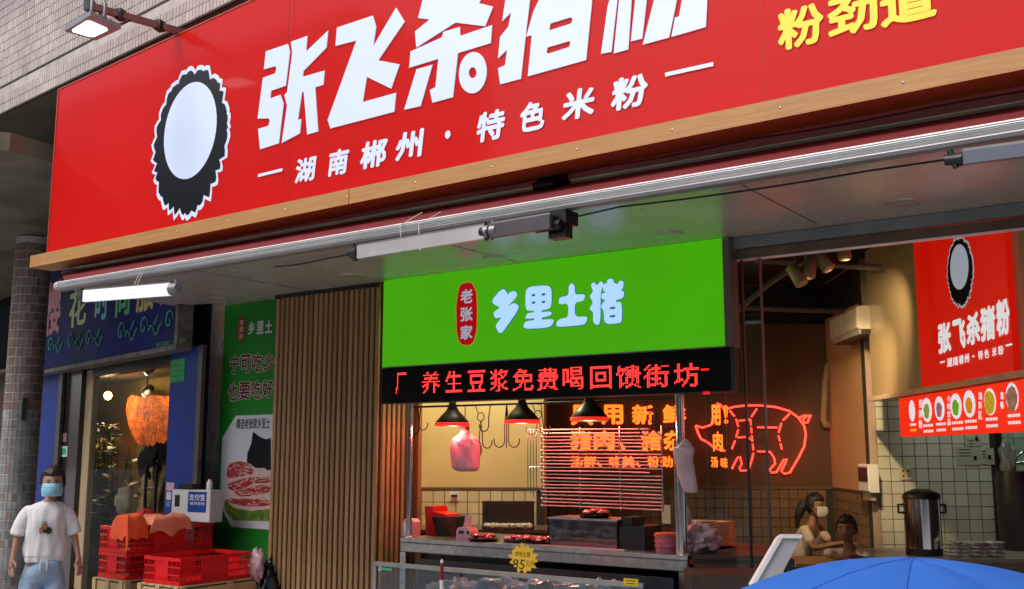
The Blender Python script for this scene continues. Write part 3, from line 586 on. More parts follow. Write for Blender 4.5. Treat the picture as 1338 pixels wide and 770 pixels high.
ch([Z3([(822,-120),(884,-135),(845,195),(788,210)])]); ch([Z3([(925,-290),(1040,-330),(1010,-120),(1150,-160),(1172,0),(1165,137),(992,187),(1010,90),(1030,85),(1052,-40),(1026,-32),(980,190),(848,226),(905,0),(918,-100),(885,-90)])])
ch([Z3([(1090,-340),(1190,-365),(1240,-190),(1180,-160)])])
for t, x0, y0, x1, y1 in (('粉', 1017, 68, 1075, 0), ('劲', 1082, 52, 1145, -18), ('道', 1151, 38, 1221, -38)):
    textpx(SG, t, (x0, y0), (x1, y1), .008, M_signyellow, sign, 'character', .034)
bs = [('湖', 384, 241, 412, 201), ('南', 427, 232, 455, 190), ('郴', 469, 223, 506, 178), ('州', 515, 212, 553, 166), ('特', 621, 188, 660, 139), ('色', 677, 175, 713, 127), ('米', 733, 160, 779, 110), ('粉', 797, 147, 848, 93)]
for t, x0, y0, x1, y1 in bs:
    dx = x1 - x0; sl__ = .2 * dx      # characters follow the board, slightly slanted
    (u0, z0) = SG.pix(x0, y0, .008); (u1, _) = SG.pix(x1, y0 - sl__, .008); (_, z1) = SG.pix((x0 + x1) / 2, y1 + 3, .008)
    text(SG, t, u0, z0, (u1 - u0) * .93, (z1 - z0) * .93, .008, M_signwhite, sign, 'character', .035, shear=.12)
uu, zz = SG.pix(585, 176, .008); shape(SG, [ring((uu, zz), .022, .026, 14)], .008, M_signwhite, sign, 'dot')
for a, c in (((337, 230), (369, 222)), ((869, 98), (932, 84))):
    (u0, z0), (u1, z1) = SG.pix(*a, .008), SG.pix(*c, .008); shape(SG, [[(u0, z0 - .01), (u1, z1 - .01), (u1, z1 + .012), (u0, z0 + .012)]], .008, M_signwhite, sign, 'dash')
def badge(pl, l, r, t, b, parent, w0, tilt=0):   # plain bushy oval emblem
    u0 = pl.pix(*l)[0]; u1 = pl.pix(*r)[0]; z1 = pl.pix(*t)[1]; z0 = pl.pix(*b)[1]; c = ((u0 + u1) / 2, (z0 + z1) / 2); rx, rz = (u1 - u0) / 2, (z1 - z0) / 2
    rr = random.Random(4); tuft = []
    a = 0
    while a < 6.18:       # uneven tufts swept one way
        st_ = .12 + .16 * rr.random(); d = .04 + .09 * rr.random(); tuft += [(a, 1 - .05 * rr.random()), (a + st_ * .3, 1 - d * .5), (a + st_ * .55, 1 - d), (a + st_ * .7, 1 - d * .7)]; a += st_
    tuft = [(c[0] + rx * q * math.cos(a), c[1] + rz * q * math.sin(a) * (1.0 + .05 * (math.sin(a) < -.6))) for a, q in tuft]
    gro = lambda k: [(c[0] + (u - c[0]) * (k + .012), c[1] + (z - c[1]) * k) for u, z in tuft]
    shape(pl, [gro(1.0)], w0, M_signwhite, parent, 'emblem_border')
    shape(pl, [gro(.935)], w0 + .002, M_signblack, parent, 'emblem_ground')
    shape(pl, [ring((c[0] + rx * .0, c[1] + rz * .12), rx * .66, rz * .62, 40)], w0 + .004, M_signwhite, parent, 'emblem_centre')
badge(SG, (199, 180), (302, 180), (255, 82), (243, 286), sign, .004)
# ================================================================ AWNING BAR
AW = FP(4.35); KA = 4.35 / 5.1
aw = thing('folded_awning', 'long white aluminium bar of a folded maroon awning hanging below the red sign', 'awning', (-4, 4.35, 2.9))
zl = lambda u: 1.7 + 1.412 * KA + (u + 7.29) * .0030
u0, u1 = -8.5 * KA, 1.1
b = MB(); NP = [(0, .036), (.015, .042), (.032, .041), (.043, .034), (.047, .021), (.043, .006), (.036, -.003), (.0, -.003)]
for (ua, ub, prof, mi) in ((u0, u1, [(w_, z_ + .022) for w_, z_ in NP], 0), (u0 + .01, u1, [(-.015, .018), (.036, .018), (.039, .010), (.036, -.006), (.022, -.011), (-.015, -.010)], 1)):
    n = len(prof); vs = [AW.W(u, zl(u) + z_, w_) for u in (ua, ub) for w_, z_ in prof]
    fs = [(i, (i + 1) % n, (i + 1) % n + n, i + n) for i in range(n)] + [list(range(n)), list(range(2 * n - 1, n - 1, -1))]
    b2 = MB(); b2.add(vs, fs); b2.build('front_bar' if mi == 0 else 'lower_bar', (M_alu, M_alud)[mi], aw)
g = MB()
for k in range(3):
    dz = .032 + k * .009; g.hexa([AW.W(u0 + .02, zl(u0) + dz, .0465), AW.W(u1, zl(u1) + dz, .0465), AW.W(u1, zl(u1) + dz, .0485), AW.W(u0 + .02, zl(u0) + dz, .0485), AW.W(u0 + .02, zl(u0) + dz + .003, .0465), AW.W(u1, zl(u1) + dz + .003, .0465), AW.W(u1, zl(u1) + dz + .003, .0485), AW.W(u0 + .02, zl(u0) + dz + .003, .0485)])
g.build('groove', M_alud, aw)
g = MB(); N_ = 110; vs = []
for i in range(N_ + 1):
    f_ = i / N_; u = u0 + .08 + (u1 - u0 - .08) * f_; ub_ = -8.42 + 9.5 * f_; q = .006 * noise.noise(Vector((u * 4, 0, 0)))
    a_ = Vector(AW.W(u, zl(u) + .064 + q, .02)); c_ = Vector((ub_, 5.045, 3.262))
    vs += [AW.W(u, zl(u) + .055, .03), a_, a_.lerp(c_, .35) - Vector((0, 0, .010 + q)), a_.lerp(c_, .7) - Vector((0, 0, .008)), c_]
g.add(vs, [(i * 5 + k, i * 5 + k + 1, i * 5 + k + 6, i * 5 + k + 5) for i in range(N_) for k in range(4)], 0, True); g.build('fabric_roll', M_maroon, aw)
for x in (-6.9, -4.2, -1.6, .6): g = MB(); g.tube([AW.W(x, zl(x) + .03, -.02), Vector((x - .02, 5.04, 3.24))], .010, 8); g.build('folding_arm', M_alud, aw)
g = MB(); g.tube([AW.W(u0 - .012, zl(u0) + .03, .02), AW.W(u0 + .0, zl(u0) + .03, .02)], .034, 10); g.build('end_cap', M_white, aw)
for px, y, AW in ((724, 238, FP(5.0)), (730, 291, AW)):
    u, z = AW.pix(px, y, .0); g = MB(); g.box(AW, u - .08, u + .08, z - .02, z + .05, -.06, .06); g.box(AW, u - .03, u + .07, z - .09, z - .02, -.02, .05)
    g.tube([AW.W(u - .09, z - .03, .07), AW.W(u + .06, z - .03, .07)], .028, 8); g.build('bracket', M_blackmetal, aw)
def ends(pl, a, c, w_): (p0, p1) = (pl.pix(*a, w_), pl.pix(*c, w_)); return p0, p1
def beam(mb, pl, p0, p1, h, w0, w1, mi=0): return mb.hexa([pl.W(p0[0], p0[1] - h / 2, w0), pl.W(p1[0], p1[1] - h / 2, w0), pl.W(p1[0], p1[1] - h / 2, w1), pl.W(p0[0], p0[1] - h / 2, w1), pl.W(p0[0], p0[1] + h / 2, w0), pl.W(p1[0], p1[1] + h / 2, w0), pl.W(p1[0], p1[1] + h / 2, w1), pl.W(p0[0], p0[1] + h / 2, w1)], mi)
# fluorescent fittings tied to the bar
M_tubeon = emat('lit tube', (.82, .85, 1), .55, back=(.7, .7, .75))
def fitting(a, c, h, m, label, w_=.12, cap0=True, cap1=True, rear=None):
    p0, p1 = ends(AW, a, c, w_); mid = ((p0[0] + p1[0]) / 2, (p0[1] + p1[1]) / 2)
    t = thing('tube_light', label, 'light fitting', AW.W(mid[0], mid[1] - h, w_))
    g = MB(); beam(g, AW, p0, p1, h, w_ - .03, w_); g.build('batten', m, t)
    g = MB(); beam(g, AW, (p0[0], p0[1] + h / 2 + .006), (p1[0], p1[1] + h / 2 + .006), .010, w_ - .05, w_ - .005); g.build('back_plate', M_alud, t)
    for q, on, s in ((p0, cap0, -1), (p1, cap1, 1)):
        if on:
            g = MB(); g.tube([AW.W(q[0] + s * .004, q[1], w_ - .02), AW.W(q[0] + s * .07, q[1] + .005, w_ - .02)], [h * .55, h * .4], 8); g.tube([AW.W(q[0] + s * .03, q[1] - h * .6, w_ - .02), AW.W(q[0] + s * .05, q[1] + h * .8, w_ - .02)], .014, 6); g.build('lamp_holder', M_black if s < 0 or h < .05 else M_alud, t)
    return t, p0, p1
t1, p0, p1 = fitting((108, 387), (221, 378), .082, M_tubeon, 'short white lit tube light tied under the left end of the awning bar')
g = MB()
for px in (169, 173): 
    u, z = AW.pix(px, 380, .13); g.tube([AW.W(u + .05, z + .17, .0), AW.W(u + .01, z + .15, .055), AW.W(u, z + .08, .08), AW.W(u, z - .03, .125)], .0028, 5)
g.build('string', mat('white string', (.6, .58, .5), .8), t1)
t2, p0, p1 = fitting((466, 330), (632, 303), .072, mat('grey white batten', (.42, .42, .43), .4, var=.25, scale=2), 'long unlit grey tube light tied under the middle of the awning bar')
g = MB()
for px, s in ((517, 1), (541, -1)):
    u, z = AW.pix(px, 318, .13); g.tube([AW.W(u + .08, z + .19, .0), AW.W(u - .03, z + .12, .06), AW.W(u + .04, z - .045, .125)], .0028, 5)
g.build('string', MATS['white string'], t2)
t3, p0, p1 = fitting((640, 302), (718, 289), .07, mat('dark batten', (.06, .055, .065), .45), 'short dark tube light beside the awning bracket', cap1=False)
t4, p0, p1 = fitting((1258, 206), (1400, 187), .052, mat('reflection grey batten', (.10, .12, .16), .35, var=.1), 'tube light with painted bluish reflection at the far right under the awning bar')  # bluish reflection on the fitting is put into the batten colour
# downlights in the soffit
for px, y, lb in ((461, 360.5, 'above the slatted pillar'), (647, 337, 'above the left half of the green sign'), (874, 306, 'above the right end of the green sign'), (1181, 264, 'over the open entrance')):
    p = onz(px, y, 3.18); t = thing('downlight', 'round recessed downlight in the glossy soffit ' + lb, 'downlight', (p.x, p.y, 3.168))
    MB().lathe((p.x, p.y, 3.17), [(.085, 0), (.10, .0), (.105, .0095)], 24).build('rim', mat('downlight rim', (.45, .42, .38), .3, metal=.4), t)
    MB().lathe((p.x, p.y, 3.1675), [(.0001, 0), (.08, .001)], 20).build('lens', mat('unlit lens', (.35, .33, .30), .2), t)
# ================================================================ GREEN SIGN + LED BOARD
GS = FP(6.62)
M_green = emat('lit green acrylic', (.052, .36, .0), .92, back=(.02, .16, .002), var=.12)
M_sky = emat('lit pale blue letter', (.36, .62, 1), .95, back=(.5, .6, .8))
gsn = thing('green_sign', 'bright green lit sign with pale blue characters above the meat stall', 'sign', (-4.5, 6.62, 2.43))
ga = GS.pix(499.5, 476)[0]; gb = GS.pix(948, 457)[0]; gz0, gz1 = 2.418, 3.172
g = MB(); g.box(GS, ga, gb, gz0, gz1, -.12, 0); g.build('panel', M_green, gsn)
g = MB(); g.box(GS, gb + .001, gb + .05, gz0 - .01, gz1, -.14, .006); g.build('side_frame', mat('grey sign frame', (.16, .15, .15), .4, metal=.3), gsn)
g = MB(); g.box(GS, ga, gb, gz0 - .012, gz0 - .001, -.12, .006); g.build('frame_edge', mat('pale sign edge', (.35, .38, .30), .4), gsn)
# traced rounded characters of the green sign (zoomed survey: origin 590,345, scale 5.575)
def G2(pts): return [GS.pix(590 + x / 5.575, 345 + y / 5.575, .006) for x, y in pts]
M_gedge = mat('dark teal outline', (.03, .16, .20), .4, emit=.25, ecol=(.05, .3, .35))
def rnd(pts, it=2):      # corner cutting keeps the lettering round-ended
    for _ in range(it):
        q = []
        for i in range(len(pts)):
            a, b_2 = pts[i], pts[(i + 1) % len(pts)]; q += [(a[0] * .8 + b_2[0] * .2, a[1] * .8 + b_2[1] * .2), (a[0] * .2 + b_2[0] * .8, a[1] * .2 + b_2[1] * .8)]
        pts = q
    return pts
gch = [[[(375,175),(412,215),(372,250),(455,190),(488,225),(400,320),(462,280),(500,315),(378,490),(350,510),(318,450),(375,385),(318,400),(305,352),(362,318),(302,290),(298,258)]],
       [[(570,165),(700,155),(730,180),(728,310),(700,330),(655,335),(655,352),(728,345),(728,375),(655,392),(655,408),(750,402),(735,445),(700,465),(525,475),(530,430),(560,415),(605,412),(605,395),(535,402),(555,358),(605,355),(605,340),(540,340),(540,195)],
        [(583,220),(612,218),(612,236),(583,238)], [(655,216),(685,212),(685,230),(655,233)], [(583,275),(612,273),(612,290),(583,292)], [(655,270),(685,268),(685,284),(655,287)]],
       [[(855,160),(878,138),(898,160),(898,225),(975,220),(968,255),(950,272),(898,280),(898,388),(992,382),(980,430),(955,445),(762,462),(768,420),(800,398),(852,392),(852,285),(782,296),(785,255),(800,240),(855,232)]],
       [[(1035,130),(1062,160),(1090,122),(1112,150),(1085,200),(1085,440),(1050,445),(1032,420),(1035,352),(1002,330),(1035,282),(1005,235),(1035,200),(1015,155)]],
       [[(1105,150),(1135,140),(1138,110),(1178,108),(1180,135),(1210,150),(1230,120),(1255,130),(1250,170),(1232,200),(1258,200),(1252,250),(1200,262),(1195,278),(1240,278),(1242,410),(1230,432),(1115,440),(1112,345),(1085,310),(1125,262),(1092,255),(1095,215),(1132,208),(1108,200)],
        [(1152,315),(1195,310),(1195,328),(1152,332)], [(1152,375),(1195,370),(1195,388),(1152,392)]]]
for lp in gch:
    out = rnd(lp[0]); cx_ = sum(p[0] for p in out) / len(out); cy_ = sum(p[1] for p in out) / len(out)
    shape(GS, [G2(out)] + [G2(rnd(h, 1)) for h in lp[1:]], .008, M_sky, gsn, 'character', thick=.004)
    shape(GS, [G2([(p[0] + (5 if p[0] > cx_ else -5), p[1] + (5 if p[1] > cy_ else -5)) for p in out])], .003, M_gedge, gsn, 'character_outline')
def seal(pl, c, half, hh, w_, parent, big=True, glow=.5):
    (u, z) = pl.pix(*c, w_); m = mat('seal red %d' % big, (.55, .005, .01), .35, var=.1, emit=glow * .5 if big else 0, ecol=(.9, 0, .01)); mw = M_signwhite if big else mat('seal white', (.6, .6, .62), .5)
    pts = []
    for k in range(40):
        a = 6.2832 * k / 40; r = 1 + .05 * noise.noise(Vector((math.cos(a) * 3, math.sin(a) * 3, 1))); x = half * r * math.copysign(abs(math.cos(a)) ** .6, math.cos(a)); y = hh * r * math.copysign(abs(math.sin(a)) ** .8, math.sin(a)); pts.append((u + x, z + y))
    if big: shape(pl, [[(u + (q[0] - u) * 1.08, z + (q[1] - z) * 1.03) for q in pts]], w_ + .001, mat('seal gold', (.5, .3, .02), .4, emit=.4, ecol=(.8, .4, .02)), parent, 'seal_rim')
    shape(pl, [pts], w_ + .003, m, parent, 'seal')
    for k, t in enumerate('老张家'): text(pl, t, u - half * .6, z + hh * (.33 - .58 * k), half * 1.2, hh * .46, w_ + .005, mw, parent, 'seal_character', .03)
seal(GS, (610, 410), .105, .255, .004, gsn)
LD = FP(6.6); la = LD.pix(499, 500)[0]; lb = LD.pix(956, 500)[0]
M_ledbk = mat('led board black', (.004, .0035, .004), .6, var=.1, spec=.12)
led = thing('led_board', 'black led board scrolling red dot matrix characters below the green sign', 'sign', (-4.5, 6.6, 2.11))
g = MB(); g.box(LD, la, lb, 2.108, 2.402, -.12, 0); g.build('panel', M_ledbk, led)
g = MB(); g.box(LD, la, lb, 2.100, 2.107, -.13, .008); g.box(LD, lb + .001, lb + .03, 2.1, 2.402, -.13, .008); g.build('frame', M_black, led)
M_dots = emat('led dot', (1, .012, .012), 1.3); M_dots2 = emat('led dot core', (1, .16, .14), 2.2)
def inside(p, tris):
    for a, b_, c in tris:
        d1 = (p[0] - b_[0]) * (a[1] - b_[1]) - (a[0] - b_[0]) * (p[1] - b_[1]); d2 = (p[0] - c[0]) * (b_[1] - c[1]) - (b_[0] - c[0]) * (p[1] - c[1]); d3 = (p[0] - a[0]) * (c[1] - a[1]) - (c[0] - a[0]) * (p[1] - a[1])
        if not ((d1 < 0 or d2 < 0 or d3 < 0) and (d1 > 0 or d2 > 0 or d3 > 0)): return True
    return False
def dotchar(txt, a, c, n=16, nx=16):
    vs, fs, _ = glyph(txt, .006); T = []
    for f in fs:
        for k in range(1, len(f) - 1): T.append((vs[f[0]], vs[f[k]], vs[f[k + 1]]))
    (u0, z0), (u1, z1) = LD.pix(*a, .004), LD.pix(*c, .004); du, dz = (u1 - u0) / nx, (z1 - z0) / n; b = MB()
    for i in range(nx):
        for j in range(n):
            x, y = (i + .5) / nx, (j + .5) / n
            if any(inside((x + ox / nx, y + oy / n), T) for ox, oy in ((0, 0), (.28, 0), (-.28, 0), (0, .28), (0, -.28))):
                uu_, zz_ = u0 + (i + .5) * du, z0 + (j + .5) * dz; h = .40 * min(du, dz)
                b.add([LD.W(uu_ - h, zz_ - h, .003), LD.W(uu_ + h, zz_ - h, .003), LD.W(uu_ + h, zz_ + h, .003), LD.W(uu_ - h, zz_ + h, .003)], [(0, 1, 2, 3)], 0)
                h *= .45; b.add([LD.W(uu_ - h, zz_ - h, .004), LD.W(uu_ + h, zz_ - h, .004), LD.W(uu_ + h, zz_ + h, .004), LD.W(uu_ - h, zz_ + h, .004)], [(0, 1, 2, 3)], 1)
    b.build('character', [M_dots, M_dots2], led, kind='stuff')
for t, x0, x1 in (('厂', 517, 531), ('养', 551, 575), ('生', 582, 604), ('豆', 611, 634), ('浆', 640, 664), ('免', 670, 697), ('费', 702, 729), ('喝', 735, 762), ('回', 771, 799), ('馈', 805, 837), ('街', 841, 874), ('坊', 881, 913)):
    yb = 515 - (x0 - 517) * .024; yt = 486.5 - (x0 - 517) * .035
    dotchar(t, (x0, yb), (x1, yt), nx=9 if t == '厂' else 16)
u, z = LD.pix(921, 483, .004); g = MB(); g.box(LD, u - .03, u + .03, z - .006, z + .006, .002, .004); g.box(LD, u - .02, u + .03, z - .17, z - .15, .002, .004); g.build('colon', M_dots, led, kind='stuff')
# ================================================================ GREEN POSTER
PO = FP(6.90)
pu0 = PO.pix(294, 399)[0]; pz0 = .35
post = thing('green_poster', 'tall green poster with maroon characters and a raw meat picture beside the pillar', 'poster', (-8.1, 6.9, .8))
M_pg = mat('dark green poster print', (.014, .25, .02), .45, var=.06, scale=2)
g = MB(); g.box(PO, pu0, px0 + .02, .62, 3.185, -.03, 0); g.build('panel', M_pg, post)
M_pt = mat('white poster print', (.72, .76, .82), .4, var=.03)
(ua, za), (ub, zb_) = PO.pix(291.5, 544, .004), PO.pix(352, 541, .004); (_, zc) = PO.pix(293, 688, .004)
shape(PO, [rnd([(ua, zc), (px0 + .015, zc - .005), (px0 + .015, za + .005), (ua, za)], 1)], .003, M_pt, post, 'picture_ground')
textpx(PO, '· 精选老张家乡里土', (306, 561), (353, 546), .006, mat('black print ink', (.02, .02, .03), .5), post, 'lettering', .015)
M_mar = mat('maroon poster letter', (.13, .01, .02), .5, var=0); M_out = mat('cream outline', (.82, .76, .70), .5, var=0)
for t, xs, yb, yt in (('宁可吃少', ((300, 313), (314, 328), (329, 343), (344, 358)), 489, 464), ('也要吃好', ((298, 311), (312, 327), (328, 341), (342, 357)), 524, 500)):
    for c_, (a1, a2) in zip(t, xs):
        dy = (a1 - 300) * -.09; textpx(PO, c_, (a1 - .7, yb + dy + .8), (a2 + .7, yt + dy - .8), .003, M_out, post, 'character_outline', .055); textpx(PO, c_, (a1, yb + dy), (a2, yt + dy), .006, M_mar, post, 'character', .022)
for c_, a1, a2 in (('乡', 324, 333), ('里', 335, 345), ('土', 346, 356)): textpx(PO, c_, (a1, 438 - (a1 - 324) * .1), (a2, 420 - (a1 - 324) * .1), .005, M_pt, post, 'character', .035)
seal(PO, (316, 430), .05, .12, .003, post, big=False)
def POL(pts): return [PO.pix(x, y, .005) for x, y in pts]
Zq = lambda pts: [(x / 3.667, 560 + y / 3.667) for x, y in pts]   # survey of the lower picture
shape(PO, [POL(Zq([(1182,190),(1185,120),(1205,70),(1212,15),(1245,40),(1275,52),(1298,45),(1298,200),(1240,200)]))], .006, M_signblack, post, 'pig_silhouette')
M_meat = mat('raw meat print', (.42, .02, .03), .4, var=.35, scale=14)
def marble(m, c2, sc=16, lo=.50, hi=.60, dist=2.5):
    N = m.node_tree.nodes; L = m.node_tree.links; b = N['Principled BSDF']; tc = N.new('ShaderNodeTexCoord'); nz = N.new('ShaderNodeTexNoise'); nz.inputs['Scale'].default_value = sc; nz.inputs['Detail'].default_value = 6; nz.inputs['Distortion'].default_value = dist
    mr = N.new('ShaderNodeMapRange'); mr.inputs['From Min'].default_value = lo; mr.inputs['From Max'].default_value = hi; mx = N.new('ShaderNodeMix'); mx.data_type = 'RGBA'; mp = N.new('ShaderNodeMapping'); mp.inputs['Scale'].default_value = (.45, 1, 1.6)
    L.new(tc.outputs['Object'], mp.inputs[0]); L.new(mp.outputs[0], nz.inputs['Vector']); L.new(nz.outputs['Fac'], mr.inputs['Value']); L.new(mr.outputs[0], mx.inputs['Factor']); L.new(b.inputs['Base Color'].links[0].from_socket, mx.inputs[6]); mx.inputs[7].default_value = (*c2, 1); L.new(mx.outputs[2], b.inputs['Base Color'])
marble(M_meat, (.70, .48, .44)); M_fat = mat('fat print', (.72, .55, .50), .4, var=.12, scale=14); M_let = mat('lettuce print', (.12, .25, .03), .5, var=.6, scale=22)
shape(PO, [POL(Zq([(1075,370),(1085,310),(1130,330),(1298,330),(1298,445),(1120,440),(1082,400)]))], .006, M_let, post, 'lettuce')
shape(PO, [POL(Zq([(1080,340),(1085,200),(1100,165),(1150,155),(1200,170),(1225,190),(1270,190),(1298,215),(1298,385),(1200,395),(1120,380)]))], .008, M_fat, post, 'fat_layer')
for k, q in enumerate([[(1086,215),(1096,172),(1150,155),(1200,170),(1225,215),(1150,232),(1095,240)], [(1095,262),(1150,248),(1170,235),(1298,232),(1298,262),(1215,262),(1180,285),(1120,300),(1090,285)], [(1120,300),(1180,290),(1220,270),(1298,272),(1298,305),(1200,325),(1140,325)], [(1082,332),(1140,338),(1298,335),(1298,372),(1180,375),(1090,352)]]):
    shape(PO, [POL(Zq(rnd(q, 2)))], .010, M_meat, post, 'meat_slice')
# black bag at the poster foot, its white highlight built as a pale blob
p = PO.pix(343, 722, .3); bb = thing('black_rubbish_bag', 'black plastic bag slumped at the poster foot beside the crates', 'bag', PO.W(p[0], 0, .28))
MB().blob(PO.W(p[0] - .02, .36, .22), (.15, .14, .34), .3, 3, 31, crease=.35).build('body', mat('glossy black film', (.01, .01, .011), .15, var=.1), bb)
g = MB().blob(PO.W(p[0] + .0, .68, .36), (.09, .05, .14), .35, 3, 33, crease=.4).build('highlight_blob', mat('pinkish highlight', (.5, .32, .36), .3, var=.2), bb)
# ================================================================ MEAT STALL
CF = FP(6.7)
M_cab = mat('dark cabinet wood', (.055, .032, .022), .45, var=.35, scale=5)
st = thing('meat_stall', 'stainless steel meat stall counter under the green sign', 'stall', (-4.6, 6.9, 0))
g = MB(); g.box(CF, -5.87, -3.24, .955, .985, -.85, 0); g.build('worktop', M_steel, st)
g = MB(); g.box(CF, -5.87, -3.24, .872, .953, -.03, .004, bev=.008); g.build('front_rail', M_steel, st)
for x in (-5.84, -3.28):
    g = MB(); g.box(CF, x - .03, x + .03, .0, .87, -.05, 0); g.build('leg', M_steel, st)
g = MB(); g.box(CF, -5.80, -3.32, .1, .86, -.85, -.6); g.build('back_panel', M_black, st)
# steel posts
for px, yb, yt, lb, x_ in ((535, 702, 524, 'slim steel post at the left end of the meat stall', .022), (891, 727, 514, 'thick steel post at the right end of the meat stall', .032)):
    Y = FP(6.78); u, z = Y.pix(px, 640); t = thing('steel_post', lb, 'post', (u, 6.78, .985))
    MB().tube([(u, 6.78, .985), (u, 6.78, 2.105)], x_, 12).build('tube', M_chrome, t); MB().lathe((u, 6.78, .985), [(.05, 0), (.05, .008), (.035, .012)], 14).build('flange', M_steel, t)
    if x_ > .03: MB().tube([(u - .05, 6.80, .985), (u - .05, 6.80, 1.78)], .016, 10).build('side_tube', M_chrome, t)
# dark cabinet to the right of the stall
cb = thing('side_cabinet', 'dark brown slatted cabinet standing at the right end of the stall', 'cabinet', (-3.0, 7.1, 0))
g = MB(); g.slab([(-3.215, 6.74), (-2.80, 7.0), (-2.95, 7.85), (-3.6, 7.85)], .0, .96); g.build('body', M_cab, cb)
g = MB(); g.slab([(-3.22, 6.73), (-2.78, 6.99), (-2.93, 7.87), (-3.62, 7.87)], .962, .985); g.build('top', mat('cabinet top', (.09, .06, .045), .35), cb)
d_ = Vector((-2.80 + 3.215, 7.0 - 6.74, 0)); pc = Pl((-3.215, 6.74), math.degrees(math.atan2(d_.y, d_.x)))
for k in range(12):
    g = MB(); g.box(pc, .01, d_.length - .01, .05 + k * .075, .105 + k * .075, 0, .012); g.build('slat', mat('cabinet slat', (.11, .06, .04), .45, var=.3, scale=9), cb)
# glass display case in front
GC_ = FP(6.1)
gc = thing('glass_case', 'low glass display case with plastic film in front of the stall', 'display case', (-4.4, 6.3, 0))
cz = .857; cl, cr_ = -5.62, -3.27
g = MB(); g.box(GC_, cl, cr_, cz - .03, cz, -.03, 0); g.build('top_rail', mat('dull case rail', (.34, .36, .36), .35, metal=.4, var=.15), gc)
for a in (cl, cr_ - .03):
    g = MB(); g.box(GC_, a, a + .03, .1, cz - .037, -.03, 0); g.build('corner_post', MATS['dull case rail'], gc)
g = MB(); g.box(GC_, cl + .03, cr_ - .03, .3, cz - .037, -.018, -.012); g.build('front_pane', glassmat('case glass', tint=(.75, .82, .88), refl=.08, dirt=.1), gc)
g = MB(); g.box(GC_, cl, cr_, .0, .3, -.5, -.005); g.build('base', M_alud, gc)
g = MB(); g.box(GC_, cl + .03, cr_ - .03, .28, .84, -.5, -.49); g.build('back_pane', mat('dark case back', (.03, .035, .045), .3), gc)
(u0, z0), (u1, z1) = GC_.pix(815, 765, .003), GC_.pix(834, 757, .003); g = MB(); g.box(GC_, u0, u1, z0, z1, .001, .004); g.build('yellow_sticker', mat('yellow sticker', (.75, .6, .02), .5), gc)
g = MB(); 
for k in range(2): g.box(GC_, u0 + .02, u1 - .02, z0 + .012 + k * .018, z0 + .017 + k * .018, .0041, .005)
g.build('sticker_print', M_black, gc)
textpx(GC_, 'D', (494.5, 746), (498.5, 740), -.010, mat('white logo', (.7, .7, .7), .5), gc, 'logo', .04); (u0, z0), (u1, z1) = GC_.pix(499, 745, -.01), GC_.pix(512, 743, -.01); g = MB(); g.box(GC_, u0, u1, z0, z1, -.0105, -.010); g.build('logo', mat('green logo', (.05, .45, .3), .5), gc)
# crumpled plastic film in the case
M_film = mat('crumpled plastic film', (.28, .31, .36), .22, var=.5, scale=5, bump=.4, coat=.5)
for k, (x, y, s_) in enumerate(((592, 768, .22), (660, 768, .30), (720, 770, .26), (780, 768, .22))):
    u, z = GC_.pix(x, y, -.22); MB().blob(GC_.W(u, z - .08, -.22), (s_ * 1.3, .14, .13), .3, 3, 40 + k, crease=.3, nu=36, nv=24).build('plastic_film', M_film, None, ('crumpled film at the left of the glass case by the white handled knife', 'widest heap of crumpled film below the price star', 'crumpled film right of the price star in the glass case', 'crumpled film beside the yellow sticker in the glass case')[k], 'plastic film', 'crumpled film in the glass case')
g = thing('honing_rod', 'dark red rod with white tip and silver shaft standing in front of the case', 'rod', GC_.W(GC_.pix(577, 760, .1)[0], .3, .1))
u, z = GC_.pix(577.5, 734, .1); MB().tube([GC_.W(u, z - .13, .1), GC_.W(u, z - .01, .1)], [.014, .012], 10).build('handle', mat('dark red plastic', (.25, .01, .02), .3), g)
MB().lathe(GC_.W(u, z - .01, .1), [(.012, 0), (.012, .02), (.0001, .03)], 10).build('tip', M_white, g); MB().tube([GC_.W(u - .005, .25, .1), GC_.W(u, z - .13, .1)], .014, 10).build('shaft', M_alu, g)
# starburst price card
pc_ = FP(6.085); cu_, cz_ = pc_.pix(684, 730); star = []
uL = pc_.pix(664, 730)[0]; uR = pc_.pix(703, 730)[0]
for k in range(28):
    a = 6.2832 * k / 28 + .1; r = 1.0 if k % 2 else .76; r *= 1 + .08 * math.sin(k * 2.1); star.append((cu_ + r * (uR - uL) / 2 * math.cos(a), cz_ + r * .105 * math.sin(a)))
g = MB(); g.prism(pc_, star, 0, .003); pr = g.build('price_card', mat('orange yellow card', (.98, .58, .03), .5, var=.12, scale=4), None, 'orange yellow starburst price card reading 85 on the stall edge', 'price card')
textpx(pc_, '85', (669, 743), (685, 731.5), .0042, M_black, pr, 'lettering', .0, shear=.15); textpx(pc_, '元/斤', (687, 740), (698, 733), .0042, M_black, pr, 'lettering', .0)
textpx(pc_, '本地土猪', (673, 727), (693, 721.5), .0042, M_black, pr, 'lettering', .0)
